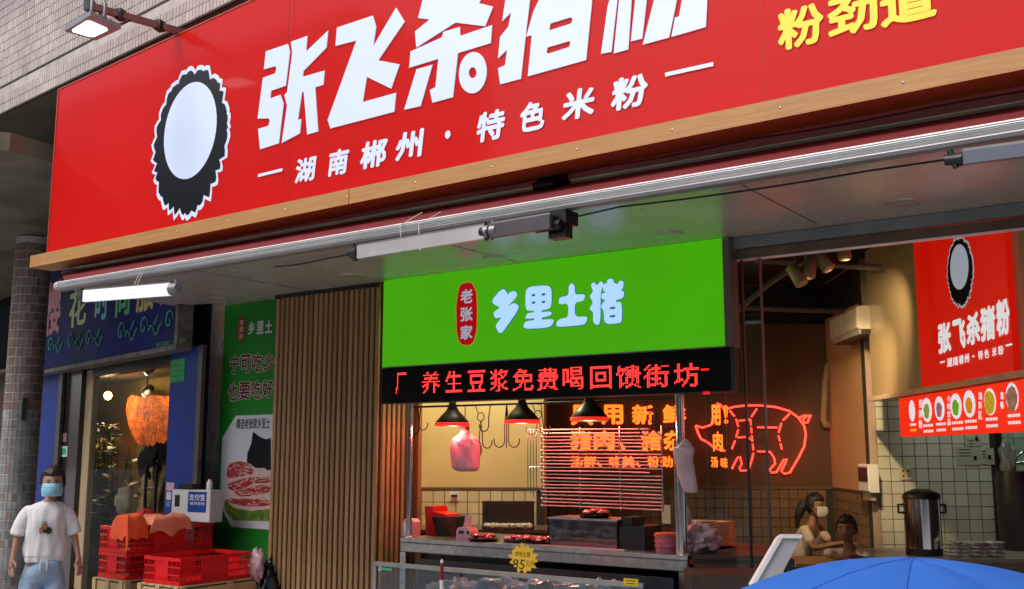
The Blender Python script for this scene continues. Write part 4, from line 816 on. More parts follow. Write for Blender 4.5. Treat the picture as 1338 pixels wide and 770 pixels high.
# heat lamps
def hpx(x, y, Y): u, z = FP(Y).pix(x, y); return Vector((u, Y, z))
M_lred = emat('glowing red rim', (1, .015, .01), 1.6)
for k, (px, lb) in enumerate(((591, 'leftmost'), (682, 'middle'), (770, 'rightmost'))):
    p = hpx(px, 557 - k * 3.4, 6.95); t = thing('heat_lamp', '%s of the three black cone lamps with red glowing rims over the stall' % lb, 'lamp', p, 'heat lamps over the meat stall')
    MB().lathe(p, [(.145, .028), (.143, .035), (.10, .085), (.055, .13), (.035, .17), (.03, .21), (.0001, .215)], 28).build('shade', mat('lamp shade black', (.012, .006, .006), .35), t)
    MB().lathe(p, [(.144, .0), (.149, .004), (.149, .0275), (.13, .0275)], 28).build('rim', M_lred, t)
    MB().tube([p + Vector((0, 0, .21)), p + Vector((0, 0, 3.6 - p.z))], .006, 6).build('cord', M_black, t)
    MB().lathe(p + Vector((0, 0, .05)), [(.0001, -.02), (.035, 0), (.03, .03)], 14).build('bulb', emat('warm bulb', (1, .45, .2), 6), t)
    lamp('heat_light', p + Vector((0, 0, -.03)), 11, (1, .2, .14), .05, t)
# hook rail and hooks
RY = 7.05; a = hpx(538, 527, RY); b_ = hpx(892, 518, RY)
hr = thing('hook_rail', 'thin dark rail under the led board carrying the meat hooks', 'rail', (a + b_) / 2); zr = 2.09
MB().tube([(a.x, RY, zr), (b_.x, RY, zr)], .009, 8).build('bar', M_blackmetal, hr)
def hookshape(mb, x, y, z, ln, r=.05, flip=1, rr=.005):
    P = [Vector((x, y, z)), Vector((x + .02 * flip, y, z - ln * .6)), Vector((x + .02 * flip, y, z - ln))]
    P += [Vector((x + .02 * flip + flip * (r - r * math.cos(t)) , y, z - ln - r * math.sin(t))) for t in [i * math.pi * 1.1 / 8 for i in range(1, 9)]]
    mb.tube(P, rr, 5)
for k, (px, kind, yr, yb, lb) in enumerate(((545, 0, 0, 555, 'plain hook hanging closest to the left steel post'), (550, 0, 0, 560, 'second thin hook from the left steel post'), (628, 1, 545, 578, 'ringed double hook right of the pink bag'), (641, 0, 0, 556, 'single hook between the ringed hook and the middle heat lamp'), (662, 2, 0, 576, 'triple pronged hook right of the single hook'), (703, 1, 542, 560, 'ringed hook above the wire rack'), (853, 1, 545, 560, 'ringed hook near the right steel post'))):
    u = FP(RY).pix(px, 560)[0]; t = thing('meat_hook', lb, 'hook', (u, RY, zr), 'meat hooks on the rail')
    g = MB(); zb = FP(RY).pix(px, yb)[1]
    if kind == 1:
        zr_ = FP(RY).pix(px, yr)[1]; g.tube([(u - .06, RY, zr), (u - .03, RY, zr_ + .035)], .004, 5)
        MB().tube([Vector((u + .036 * math.cos(t * .5236), RY, zr_ + .036 * math.sin(t * .5236))) for t in range(12)], .0045, 5, closed=True).build('ring', M_blackmetal, t)
        hookshape(g, u, RY, zr_ - .036, zr_ - .036 - zb + .0, .05, 1); hookshape(g, u, RY + .01, zr_ - .036, zr_ - .036 - zb, .05, -1)
    elif kind == 2:
        for f in (-1, 1): hookshape(g, u, RY, zr, zr - zb, .055, f)
        g.tube([(u, RY, zr), (u, RY, zb - .06)], .005, 5)
    else: hookshape(g, u, RY, zr, zr - zb, .05, 1 if k == 0 else -1)
    g.build('hook', M_blackmetal, t)
# hanging bags
M_pink = mat('pink plastic bag', (.80, .36, .50), .3, var=.12, scale=6, bump=.25, coat=.3)
def bag(name, label, pts, Y, m, seed, knot=True):     # silhouette sections: (px_left, px_right, y)
    g = MB(); rings = []; fine = []
    for (a0_, a1_, a2_), (b0_, b1_, b2_) in zip(pts, pts[1:]):
        for q in range(4): fine.append((a0_ + (b0_ - a0_) * q / 4, a1_ + (b1_ - a1_) * q / 4, a2_ + (b2_ - a2_) * q / 4))
    pts = fine + [pts[-1]]
    for j, (xl, xr, y) in enumerate(pts):
        a, b_ = hpx(xl, y, Y), hpx(xr, y, Y); c = (a + b_) / 2; r = (b_.x - a.x) / 2
        def cr3(t, q): th = t * .1309; v = Vector((math.cos(th) * 2.2, math.sin(th) * 2.2, c.z * 9 + seed)); return 1 + .10 * noise.noise(v) + .30 * abs(noise.noise(v * 1.7)) * q - .08 * q + .10 * abs(noise.noise(v * 4.3)) * q
        rings.append([(c.x + r * math.cos(t * .1309) * cr3(t, .45), c.y + r * .62 * math.sin(t * .1309) * cr3(t, 1.0), c.z + .006 * noise.noise(Vector((t * .5, j * .5, seed)))) for t in range(48)])
    vs = [v for q in rings for v in q]; n = 48
    g.add(vs, [(i * n + k, i * n + (k + 1) % n, (i + 1) * n + (k + 1) % n, (i + 1) * n + k) for i in range(len(rings) - 1) for k in range(n)] + [list(range((len(rings) - 1) * n, len(rings) * n))], 0, True)
    top = hpx((pts[0][0] + pts[0][1]) / 2, pts[0][2], Y); t = thing(name, label, 'bag', top); g.build('body', m, t)
    if knot:
        k_ = MB(); k_.blob(top + Vector((0, 0, .01)), (.045, .03, .025), .4, 3, seed); k_.tube([top, Vector((top.x, Y, zr))], .004, 5); k_.build('knot', mat('dark twist', (.06, .03, .03), .6), t)
    return t
bag('pink_bag', 'full pink plastic bag hanging from the rail beside the leftmost heat lamp', [(603, 612, 562), (600, 614, 567), (592, 624, 574), (590, 627, 582), (591, 626, 600), (592, 625, 611), (597, 621, 615), (602, 616, 616)], 7.05, M_pink, 2)
M_wpink = mat('pale pink film bag', (.66, .46, .50), .3, var=.15, scale=6, bump=.3, coat=.3)
bag('pale_film_bag', 'long pale pink plastic bag tied to the thick right steel post', [(895, 899, 574), (888, 903, 580), (879, 906, 587), (882, 905, 600), (887, 908, 622), (893, 912, 640), (897, 911, 644)], 6.68, M_wpink, 8, knot=False)
# wire rack
rk = thing('wire_rack', 'wide steel wire grid rack hanging behind the rightmost heat lamp', 'rack', hpx(780, 665, 7.35)); RW = FP(7.35)
a0 = RW.pix(709, 600)[0]; a1 = RW.pix(866, 610)[0]; zt_ = RW.pix(709, 562)[1]; zb_2 = RW.pix(709, 660)[1]
nb = 23
for k in range(nb):
    z = zt_ + (zb_2 - zt_) * k / (nb - 1); dp = .0 if k % 2 else .03
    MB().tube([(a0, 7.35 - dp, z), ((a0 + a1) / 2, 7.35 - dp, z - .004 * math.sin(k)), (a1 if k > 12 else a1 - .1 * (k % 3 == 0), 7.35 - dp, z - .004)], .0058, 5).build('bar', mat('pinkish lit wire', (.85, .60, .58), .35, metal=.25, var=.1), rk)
for x in (a0, (a0 * 2 + a1) / 3, (a0 + a1 * 2) / 3, a1):
    MB().tube([(x, 7.34, zt_ + .02), (x, 7.34, zb_2 - .02)], .006, 6).build('upright', M_chrome, rk)
sx0 = RW.pix(694, 600)[0]
for k in range(4):
    t_ = k / 4; MB().tube([(sx0 + (a0 - sx0) * t_, 7.30 - .0 * t_, zt_), (sx0 + (a0 - sx0) * t_, 7.30, zb_2 + .12 * (1 - t_))], .004, 5).build('side_wire', M_chrome, rk)
for z in (zt_, (zt_ + zb_2) / 2): MB().tube([(sx0, 7.3, z), (a0, 7.34, z)], .004, 5).build('side_wire', M_chrome, rk)
for x in (a0 + .02, a1 - .3): MB().tube([(x, 7.34, zt_), (x, 7.3, 2.09), (x, 7.05, 2.1)], .004, 5).build('hanger', M_blackmetal, rk)
# goods on the worktop
WT = .985
def wpx(px, Y): return FP(Y).pix(px, 700)[0]
u = wpx(534, 6.85); t = thing('pink_scale', 'small pink kitchen scale standing beside the slim left post', 'scale', (u, 6.85, WT))
F = FP(6.85); pk = mat('pink plastic', (.85, .42, .48), .35, var=.05)
g = MB(); g.prism(F, [(u - .07, WT), (u + .05, WT), (u + .05, WT + .12), (u + .03, WT + .145), (u - .045, WT + .145), (u - .07, WT + .12)], -.09, 0); g.build('body', pk, t)
g = MB(); g.box(F, u - .05, u + .03, WT + .025, WT + .11, .001, .004); g.build('dial', M_white, t); g = MB(); g.box(F, u - .03, u + .01, WT + .124, WT + .132, .001, .003); g.box(F, u - .012, u - .006, WT + .05, WT + .09, .0045, .006); g.build('needle', M_black, t)
u = wpx(606, 6.82); t = thing('pink_box_scale', 'pink plastic holder with an upright tongue between red stool and meat', 'holder', (u, 6.82, WT)); F = FP(6.82)
g = MB(); g.prism(F, [(u - .08, WT), (u + .075, WT), (u + .075, WT + .07), (u + .04, WT + .10), (u - .06, WT + .10), (u - .08, WT + .07)], -.1, 0); g.build('body', pk, t)
g = MB(); g.prism(F, [(u - .03, WT + .10), (u + .03, WT + .10), (u + .02, WT + .14), (u + .025, WT + .19), (u - .028, WT + .19), (u - .034, WT + .13)], -.07, -.05); g.build('tongue', pk, t); g = MB(); g.box(F, u - .05, u + .0, WT + .05, WT + .075, .001, .003); g.box(F, u + .03, u + .055, WT + .05, WT + .075, .001, .003); g.build('recess', M_black, t)
# red stool / bucket
u0, u1 = wpx(559, 7.1), wpx(596, 7.1); t = thing('red_bucket_stool', 'red plastic stool lying on its side with a black tub behind the pink holder', 'stool', ((u0 + u1) / 2, 7.1, WT)); F = FP(7.1); rp_ = mat('bright red plastic', (.62, .01, .01), .3, var=.1)
g = MB(); g.prism(F, [(u0 - .02, WT), (u0 + .14, WT), (u0 + .09, WT + .07), (u0 + .08, WT + .13), (u0 + .21, WT + .15), (u0 + .20, WT + .175), (u0 + .06, WT + .195), (u0 + .05, WT + .24), (u0 - .04, WT + .24)], -.2, 0); g.build('stool', rp_, t)
g = MB(); g.lathe((u0 + .2, 7.14, WT), [(.10, 0), (.15, .16), (.16, .165), (.14, .16)], 20); g.build('tub', M_black, t)
def meat(px, wpx_, Y, label, n, seed, zb=WT):
    r = random.Random(seed); u = wpx(px, Y); hw = abs(wpx(px + wpx_ / 2, Y) - u); t = thing('meat_tray', label, 'tray of meat', (u, Y, zb))
    MB().lathe((u, Y, zb), [(hw * .8, 0), (hw, .02), (hw * 1.02, .022), (hw * .9, .014), (.0001, .012)], 24, sq=1).build('tray', M_black, t)
    for k in range(n):
        x = u + r.uniform(-.75, .75) * hw; g = MB(); g.blob((x, Y + r.uniform(-.05, .05), zb + .028 + r.uniform(0, .022)), (.045, .035, .018), .4, 4, seed + k, nu=14, nv=8, rot=r.uniform(0, 3), crease=.3)
        nm_ = 'raw meat %d' % (k % 3); new_ = nm_ not in MATS; mm_ = mat(nm_, ((.50, .02, .04), (.60, .10, .12), (.38, .012, .03))[k % 3], .22, var=.3, scale=30, coat=.5)
        if new_: marble(mm_, (.75, .5, .48), 34, .55, .62, 1.5)
        g.build('meat_piece', mm_, t)
meat(632, 34, 6.85, 'small black tray of meat chunks right of the pink holder', 10, 3); meat(678, 34, 6.85, 'black tray of meat below the middle heat lamp', 10, 13); meat(705, 34, 6.87, 'black tray of meat beside the glass box', 10, 23)
g = MB(); g.box(FP(6.74), wpx(655, 6.74), wpx(815, 6.74), WT, WT + .008, -.05, 0); g.build('cutting_sheet', mat('pinkish white sheet', (.75, .55, .55), .4), None, 'thin pinkish white board strip along the worktop edge', 'board')
u0, u1 = wpx(717, 6.85), wpx(806, 6.85); t = thing('glass_box', 'scratched clear glass box with meat tray on its lid on the worktop', 'glass box', ((u0 + u1) / 2, 6.9, WT)); F = FP(6.85); zt2 = WT + .20
g = MB(); g.box(F, u0, u1, WT + .01, zt2, -.004, 0); g.box(F, u0, u0 + .005, WT + .01, zt2, -.3, -.005); g.box(F, u1 - .005, u1, WT + .01, zt2, -.3, -.005); g.build('pane', glassmat('cloudy glass', tint=(.6, .6, .66), refl=.12, dirt=.5), t)
g = MB(); g.box(F, u0 - .008, u1 + .008, zt2, zt2 + .012, -.31, .006); g.build('lid', M_steel, t); g = MB(); g.box(F, u0, u1, WT + .001, WT + .03, -.3, .003); g.build('base', mat('pink lit base', (.35, .13, .15), .4), t)
g = MB(); g.box(F, u1 + .01, u1 + .22, WT, WT + .17, -.3, -.02); g.box(F, u1 + .01, u1 + .10, WT + .171, WT + .23, -.25, -.05); g.build('motor', M_black, t)
meat(777, 38, 6.98, 'black tray of meat lying on top of the glass box lid', 9, 33, zt2 + .013)
t = thing('pink_tub', 'stack of pink plastic tubs beside the thick right post', 'tub', (wpx(872, 6.9), 6.9, WT)); c = t.location
for k in range(3): MB().lathe(c + Vector((0, 0, .035 * k)), [(.085, 0), (.095, .04), (.102, .045), (.09, .04)], 22).build('tub', mat('pink tub', (.75, .22, .26), .4, var=.06), t)
MB().lathe(c + Vector((0, 0, .118)), [(.092, 0), (.092, .014), (.08, .014)], 22).build('orange_lid', mat('orange lid', (.7, .15, .05), .4), t)
# film bag on cabinet, plates
c = Vector((-3.28, 7.0, .985)); p = hpx(912, 705, 7.0); t = thing('pink_film_heap', 'crumpled pink film bag lying right of the thick post', 'bag', (p.x, 7.0, .985))
g = MB(); g.blob((p.x, 7.0, .985 + .09), (.15, .12, .1), .4, 3, 55, crease=.6, nu=32, nv=20); g.blob((p.x - .08, 7.0, 1.2), (.03, .03, .1), .4, 3, 57, crease=.4); g.build('body', M_wpink, t)
M_plate = mat('glazed plate', (.62, .56, .44), .25, var=.06)
for k, (px, lb) in enumerate(((918, 'left stack of white plates behind the film bag'), (944, 'right stack of white plates on the cabinet'))):
    p = hpx(px, 700, 7.5); t = thing('plate_stack', lb, 'plates', (p.x, 7.5, .985))
    for j in range(12): MB().lathe((p.x, 7.5, .988 + j * .0155), [(.045, 0), (.10, .013), (.102, .015), (.05, .004)], 20).build('plate', M_plate, t)
t = thing('white_cloth', 'small white cloth hanging in front of the tan dado behind the post', 'cloth', hpx(871, 683, 8.5)); 
g = MB(); g.box(FP(8.5), hpx(866, 0, 8.5).x if False else FP(8.5).pix(866, 670)[0], FP(8.5).pix(877, 670)[0], FP(8.5).pix(870, 684)[1], FP(8.5).pix(870, 660)[1], 0, .02); g.build('cloth', mat('white cotton', (.5, .47, .42), .9, var=.2), t)
# back counter along the cream wall
Bq = BP(9.55); uq0 = Bq.pix(540, 690)[0]; uq1 = Bq.pix(705, 690)[0]; zq = Bq.pix(620, 692)[1]
t = thing('back_counter', 'long dark counter standing against the cream tiled wall', 'counter', Bq.W((uq0 + uq1) / 2, 0)); g = MB(); g.box(Bq, uq0 - .2, uq1 + .05, 0, zq - .03, -.6, 0); g.build('body', M_cab, t); g = MB(); g.box(Bq, uq0 - .2, uq1 + .07, zq - .028, zq, -.6, .02); g.build('top', mat('counter top', (.12, .075, .05), .35), t)
a, b_ = Bq.pix(630, 690), Bq.pix(698, 655); t = thing('display_bucket', 'dark open box with cotton inside on the back counter', 'box', Bq.W((a[0] + b_[0]) / 2, zq))
zt3 = b_[1]
g = MB(); g.box(Bq, a[0], b_[0], zq + .001, zt3, -.04, -.02); g.box(Bq, a[0], a[0] + .03, zq + .001, zt3, -.02, .0); g.box(Bq, b_[0] - .03, b_[0], zq + .001, zt3, -.02, 0); g.box(Bq, a[0] + .03, b_[0] - .03, zt3 - .03, zt3, -.02, 0); g.build('screen', mat('charcoal shell', (.035, .035, .028), .4), t)
g = MB()
for k in range(9): g.blob(Bq.W(a[0] + .05 + (b_[0] - a[0] - .1) * k / 8, zq + .03, .0), (.04, .03, .025), .4, 3, k)
g.build('cotton', mat('cotton wool', (.55, .5, .38), .9, bump=.4), t)
a = BP(10.2).pix(594, 648); t = thing('wall_socket', 'white wall socket with black plug on the cream tiles', 'socket', BP(10.2).W(a[0], a[1], .012)); g = MB(); g.box(BP(10.2), a[0] - .045, a[0] + .045, a[1] - .045, a[1] + .045, .012, .022); g.build('plate', M_white, t); g = MB(); g.box(BP(10.2), a[0] - .03, a[0] + .03, a[1] - .01, a[1] + .012, .022, .04); g.build('plug', M_black, t)
# orange jamb panel between pillar and stall
jm = thing('stall_side_panel', 'orange brown panel closing the left side of the stall', 'panel', (-6.0, 7.1, 0)); q0 = FP(7.22).pix(523, 620)[0]; q1 = FP(7.22).pix(546, 620)[0]
g = MB(); g.box(FP(7.22), q0 - .06, q1, 0, 3.6, -.05, 0); g.build('board', mat('orange brown board', (.38, .17, .07), .45, var=.08), jm); g = MB(); g.box(FP(7.215), q0 - .10, q0 - .0, 0, 3.6, -.0, .02); g.build('dark_edge', M_black, jm)
a = FP(7.22).pix(534, 618, .0); g = MB(); g.box(FP(7.22), a[0] - .04, a[0] + .04, a[1] - .045, a[1] + .045, .001, .012); g.build('switch', mat('switch plate', (.5, .25, .18), .4), jm)
# neon writing and neon pig
BW = BP(S0)
M_neon = emat('orange neon', (1, .13, .012), 2.6); M_nred = emat('red neon', (1, .05, .03), 3.2)
nn = thing('neon_lettering', 'orange neon characters in three rows on the tan back wall', 'neon sign', BW.W(BW.pix(820, 570)[0], BW.pix(820, 612)[1], .03))
for t, x0, y0, x1, y1 in (('只', 746, 556, 775, 529), ('用', 786, 555, 814, 529), ('新', 826, 555, 854, 529), ('鲜', 866, 554, 896, 529), ('猪', 745, 589, 773, 563), ('肉', 776, 588, 803, 563), ('、', 808, 589, 817, 578), ('猪', 838, 589, 864, 563), ('杂', 867, 589, 894, 563), ('汤', 746, 611, 761, 596), ('鲜', 763, 611, 779, 596), ('、', 780, 611, 786, 604), ('味', 796, 611, 811, 596), ('美', 813, 611, 829, 596), ('、', 831, 611, 837, 604), ('粉', 846, 611, 861, 596), ('劲', 863, 611, 879, 596)):
    textpx(BW, t, (x0, y0), (x1, y1), .04, M_neon, nn, 'character', .035)
g = MB(); q = BW.pix(820, 532); g.box(BW, BW.pix(742, 560)[0], BW.pix(898, 560)[0], BW.pix(820, 560)[1], BW.pix(820, 561)[1], .01, .02); g.build('mounting_rail', M_blackmetal, nn)
B2 = BP(11.3); gp = thing('glass_strip_reflection', 'narrow glass strip with modelled reflections of the orange neon characters in front of the pig snout', 'glass panel', B2.W(B2.pix(940, 600)[0], 0))
a, b_ = B2.pix(928, 725)[0], B2.pix(953, 700)[0]; g = MB(); g.box(B2, a, b_, .0, 3.6, -.008, 0); g.build('pane', M_glass, gp); g = MB(); g.box(B2, b_ + .001, b_ + .012, 0, 3.6, -.012, .004); g.box(B2, a - .006, a - .001, 0, 3.6, -.01, .002); g.build('edge', mat('glass edge', (.12, .09, .07), .3), gp)
for t, x0, y0, x1, y1 in (('用', 929, 556, 941, 529), ('!', 946, 554, 951, 529), ('肉', 932, 590, 944, 564), ('汤', 929, 611, 938, 597), ('味', 942, 612, 951, 598)): textpx(B2, t, (x0, y0), (x1, y1), .004, M_neon, gp, 'character', .035)  # neon lettering reflected in the glass, modelled as glowing characters
pg = thing('neon_pig', 'red neon outline of a pig on the tan back wall', 'neon sign', BW.W(BW.pix(985, 600)[0], BW.pix(985, 620)[1], .05))
PZ = lambda pts: [BW.W(*BW.pix(900 + x / 2.483, 310 + y / 2.483, .06), .06) for x, y in pts]
g = MB(); g.tube(PZ([(22,612),(45,618),(68,611),(82,600),(92,570),(94,537),(104,545),(118,562),(128,556),(150,550),(190,546),(230,546),(280,551),(325,564),(355,585),(374,612),(380,640),(374,680),(358,712),(345,735),(328,764),(310,768),(300,760),(312,735),(318,720),(308,722),(296,744),(284,763),(268,764),(262,755),(280,735),(276,715),(264,697),(222,695)]), .0125, 6)
g.tube(PZ([(210,700),(205,720),(194,757),(168,758),(164,750),(172,735),(166,712),(158,716),(148,735),(140,752)]), .0125, 6); g.tube(PZ([(118,694),(100,690),(84,684),(60,665),(40,655),(30,635),(22,612)]), .0125, 6)
g.tube(PZ([(355,588),(372,580),(398,580),(392,584),(385,602),(374,603),(372,590),(380,584)]), .0125, 6); g.build('outline_tube', M_nred, pg)
g = MB()
def dash(pts):
    P = PZ(pts)
    for a, b_ in zip(P, P[1:]):
        n = max(1, int((b_ - a).length / .09))
        for i in range(n): g.tube([a + (b_ - a) * (i + .12) / n, a + (b_ - a) * (i + .88) / n], .0115, 6)
for q in ([(130,560),(152,585),(162,620),(152,655),(138,692)], [(224,552),(200,588),(204,640),(210,695)], [(330,570),(302,598),(290,640),(303,693)]): dash(q)
g.tube(PZ([(162,596),(200,592)]), .011, 6); g.tube(PZ([(160,650),(190,648),(204,658)]), .011, 6); g.tube(PZ([(222,617),(288,618)]), .011, 6); g.build('cut_line_tube', M_nred, pg)
# glass front panels beside the led board
GP = FP(6.72); gfr = thing('shop_window', 'clear glass front panels between the green sign and the open entrance', 'window', (GP.pix(980, 600)[0], 6.72, 0))
for k, (x0, x1, lb) in enumerate(((958, 978, 'narrow clear glass panel beside the green sign'), (979, 1003, 'clear glass panel with black edge at the open entrance'))):
    a, b_ = GP.pix(x0, 600)[0], GP.pix(x1, 600)[0]; t = gfr; g = MB(); g.box(GP, a, b_ - .012, .012, 3.02, -.012, 0); g.build('pane', M_glass, t); g = MB(); g.box(GP, (b_ if k == 0 else b_) - .010, b_, .012, 3.02, -.02, .01); g.build('edge', M_black if k == 0 else mat('glass edge dull', (.10, .085, .07), .3), t)
    g = MB(); g.box(GP, a, b_, 0, .012, -.02, .01); g.build('floor_rail', M_alud, t)
# ================================================================ ROOM: right side
uB = BP(10.0).pix(1137, 523)[0]; PB = SP(uB - .001)
def bx(px, y): return PB.pix(px, y)
zb5 = bx(1143, 523)[1]; uL = bx(1140, 520)[0]; uM = bx(1212, 505)[0]; uR = bx(1334, 480)[0]
M_beige = mat('beige satin laminate', (.50, .38, .22), .22, var=.05, scale=2, coat=.4)
bxs = thing('menu_box', 'beige bulkhead box over the kitchen counter holding the lit red board', 'bulkhead', PB.W((uL + uR) / 2, zb5, 0))
g = MB(); g.box(PB, uL, uR + 1.2, zb5 + .03, 3.6, -.7, 0); g.build('box', M_beige, bxs); g = MB(); g.box(PB, uL - .01, uR + 1.2, zb5 - .01, zb5 + .029, -.7, .05); g.build('ledge', mat('pale ledge', (.60, .47, .33), .35), bxs)
M_red2 = emat('lit red board', (.55, .004, .0), .75, back=(.4, .01, .01), var=.25); M_w2 = emat('lit white board', (.72, .78, .80), .72, back=(.6, .6, .6))
rb = thing('inner_logo_board', 'lit red board with white characters on the bulkhead inside the shop', 'sign', PB.W((uM + uR) / 2, zb5 + .03, .03))
g = MB(); g.box(PB, uM, uR, zb5 + .032, 3.58, .001, .045); g.build('panel', M_red2, rb)
def TB(t, a, c, bold, rise=0, nm='character'):
    (x0, z0), (x1, _) = PB.pix(*a, .05), PB.pix(c[0], a[1], .05); zt_2 = PB.pix(a[0], c[1], .05)[1]; return text(PB, t, x0, z0, x1 - x0, zt_2 - z0, .049, M_w2, rb, nm, bold, shear=.1)
for t, x0, y0, x1, y1 in (('张', 1226, 464, 1243, 424), ('飞', 1245, 459, 1262, 419), ('杀', 1263, 453, 1281, 411), ('猪', 1281, 448, 1301, 403), ('粉', 1302, 441, 1320, 393)): TB(t, (x0, y0), (x1, y1), .05)
for k, (t, x0, x1) in enumerate((('湖', 1237, 1244), ('南', 1245, 1252), ('郴', 1253, 1259), ('州', 1260, 1266), ('·', 1270, 1273), ('特', 1278, 1284), ('色', 1286, 1292), ('米', 1296, 1302), ('粉', 1304, 1311))): yb = 480.5 - (x0 - 1237) * .24; TB(t, (x0, yb if t != '·' else yb - 5), (x1, yb - 12 if t != '·' else yb - 8), .03)
for x0, x1, y in ((1228, 1234, 475), (1314, 1322, 453)): 
    a, b_ = PB.pix(x0, y, .05), PB.pix(x1, y, .05); g = MB(); g.box(PB, a[0], b_[0], a[1], a[1] + .012, .046, .049); g.build('dash', M_w2, rb)
badge(Pl(PB.o[:2], PB.deg), (1245, 355), (1282, 350), (1263, 306), (1266, 402), rb, .047)
# menu board
um0 = bx(1181, 560)[0]; zm0 = bx(1183, 571)[1]; zm1 = bx(1180, 521)[1]; mb_ = thing('menu_board', 'long lit red menu board with round dish pictures under the bulkhead', 'menu board', PB.W(um0 + 1.5, zm0, .06))
M_red3 = emat('lit menu red', (.85, .02, .004), .85, back=(.5, .02, .01)); g = MB(); g.box(PB, um0, uR + 1.1, zm0, zm1, -.03, .03); g.build('panel', M_red3, mb_); g = MB(); g.box(PB, um0, uR + 1.1, zm1 + .001, zb5 - .012, -.02, .0); g.build('hanger', M_alud, mb_)
M_dish = emat('lit dish white', (.75, .72, .82), .8, back=(.6, .6, .6))
dc = [(.55, .5, .6), (.25, .35, .10), (.35, .15, .2), (.12, .45, .02), (.75, .30, .02), (.55, .42, .02), (.30, .16, .10), (.2, .3, .1)]
for k, (x, y, rx, ry) in enumerate(((1192, 537, 4, 14), (1211.5, 536, 6.5, 16), (1228, 534, 6.5, 16), (1249.5, 531, 7.5, 17), (1267, 528, 8, 18), (1294, 525, 8, 18), (1323, 519, 8.5, 19))):
    u, z = PB.pix(x, y, .03); ru = PB.pix(x + rx, y, .03)[0] - u; rz = z - PB.pix(x, y + ry, .03)[1]; rz = abs(rz)
    shape(PB, [ring((u, z), ru, rz, 26)], .033, M_dish, mb_, 'dish_plate')
    if k: shape(PB, [ring((u, z - rz * .1), ru * (.6 if k < 5 else .9), rz * (.62 if k < 5 else .88), 22, j=.25, seed=k)], .036, mat('dish food %d' % k, dc[k], .5, var=.6, scale=26, emit=.5, ecol=dc[k]), mb_, 'dish_food')
    for r_ in range(2):
        g = MB(); zz_ = z - rz - .035 - r_ * .045
        for q in range(5): g.box(PB, u - ru * .9 + q * ru * .4, u - ru * .9 + q * ru * .4 + ru * .28, zz_, zz_ + .02, .031, .033)
        if not (k == 0 and r_ == 1): g.build('price_line', M_w2, mb_)
        else: g.build('price_line', mat('yellow price', (.8, .5, .02), .5, emit=.6), mb_)
for t, x, yt, yb in (('招牌粉', 1203, 520, 560), ('小吃饮品', 1240, 515, 556), ('加料区', 1281, 510, 548), ('套餐', 1309.5, 510, 535)):
    n = len(t); 
    for k, c_ in enumerate(t):
        y = yt + (yb - yt) * (k + 1) / n; a, b_ = PB.pix(x - 2.3, y, .034), PB.pix(x + 2.3, y, .034); text(PB, c_, a[0], a[1], b_[0] - a[0], abs(PB.pix(x, y - (yb - yt) / n * .85, .034)[1] - a[1]), .034, M_w2, mb_, 'character', .02)
# air conditioner
AC = SP(T1); a = AC.pix(1083, 418, .24); b_ = AC.pix(1119, 404, .24); zA1 = (AC.pix(1083, 417, .24)[1] + AC.pix(1113, 403, .24)[1]) / 2; zA0 = zA1 - .27
ac = thing('air_conditioner', 'white split air conditioner high on the peach side wall', 'air conditioner', AC.W((a[0] + b_[0]) / 2, zA0, .12))
g = MB(); g.box(AC, a[0], b_[0] + .0, zA0 + .05, zA1, .0, .24, bev=.02); g.build('body', mat('warm white plastic', (.62, .56, .46), .4), ac)
g = MB(); g.prism(Pl(AC.W(a[0], 0, 0)[:2], AC.deg), [(0, zA0), (b_[0] - a[0], zA0), (b_[0] - a[0], zA0 + .048), (0, zA0 + .048)], .0, .2); g.build('outlet', M_black, ac)
for k in range(3): g = MB(); g.box(AC, a[0] + .02, b_[0] - .02, zA0 + .008 + k * .014, zA0 + .013 + k * .014, .2, .22); g.build('louvre', M_white, ac)
P = [(1107, 447), (1098, 455), (1089, 466), (1081, 480), (1078, 500), (1077, 530), (1076, 548), (1079, 556), (1084, 555)]
hs = MB(); path = [BW.W(*BW.pix(x, y, .08), .08) for x, y in P]; dense = []
for i in range(len(path) - 1):
    for k in range(6): dense.append(path[i].lerp(path[i + 1], k / 6))
hs.tube(dense, [.034 if i % 2 else .042 for i in range(len(dense))], 10); hs.build('drain_hose', mat('tan hose', (.30, .19, .12), .6), None, 'corrugated tan hose curving down the wall below the air conditioner', 'hose')
# soap dispenser
SD = SP(T1); a = SD.pix(1123, 642, .09); b_ = SD.pix(1135, 607, .09); c = SD.W((a[0] + b_[0]) / 2, a[1], .05); sp1 = thing('soap_dispenser', 'white wall dispenser at the corner of the peach wall', 'dispenser', c)
zz0 = min(a[1], b_[1]); zz1 = max(a[1], b_[1]); uu0, uu1 = min(a[0], b_[0]), max(a[0], b_[0])
g = MB(); g.box(SD, uu0, uu1, zz0, zz1, .0, .10, bev=.015); g.build('case', M_white, sp1); g = MB(); g.box(SD, uu0 + .03, uu1 - .02, zz0 + .1, zz1 - .03, .1005, .104); g.build('window', M_black, sp1); g = MB(); g.box(SD, uu0 + .05, uu1 - .05, zz0 - .08, zz0 - .001, .02, .07); g.build('nozzle', mat('clear grey', (.35, .33, .3), .3), sp1)
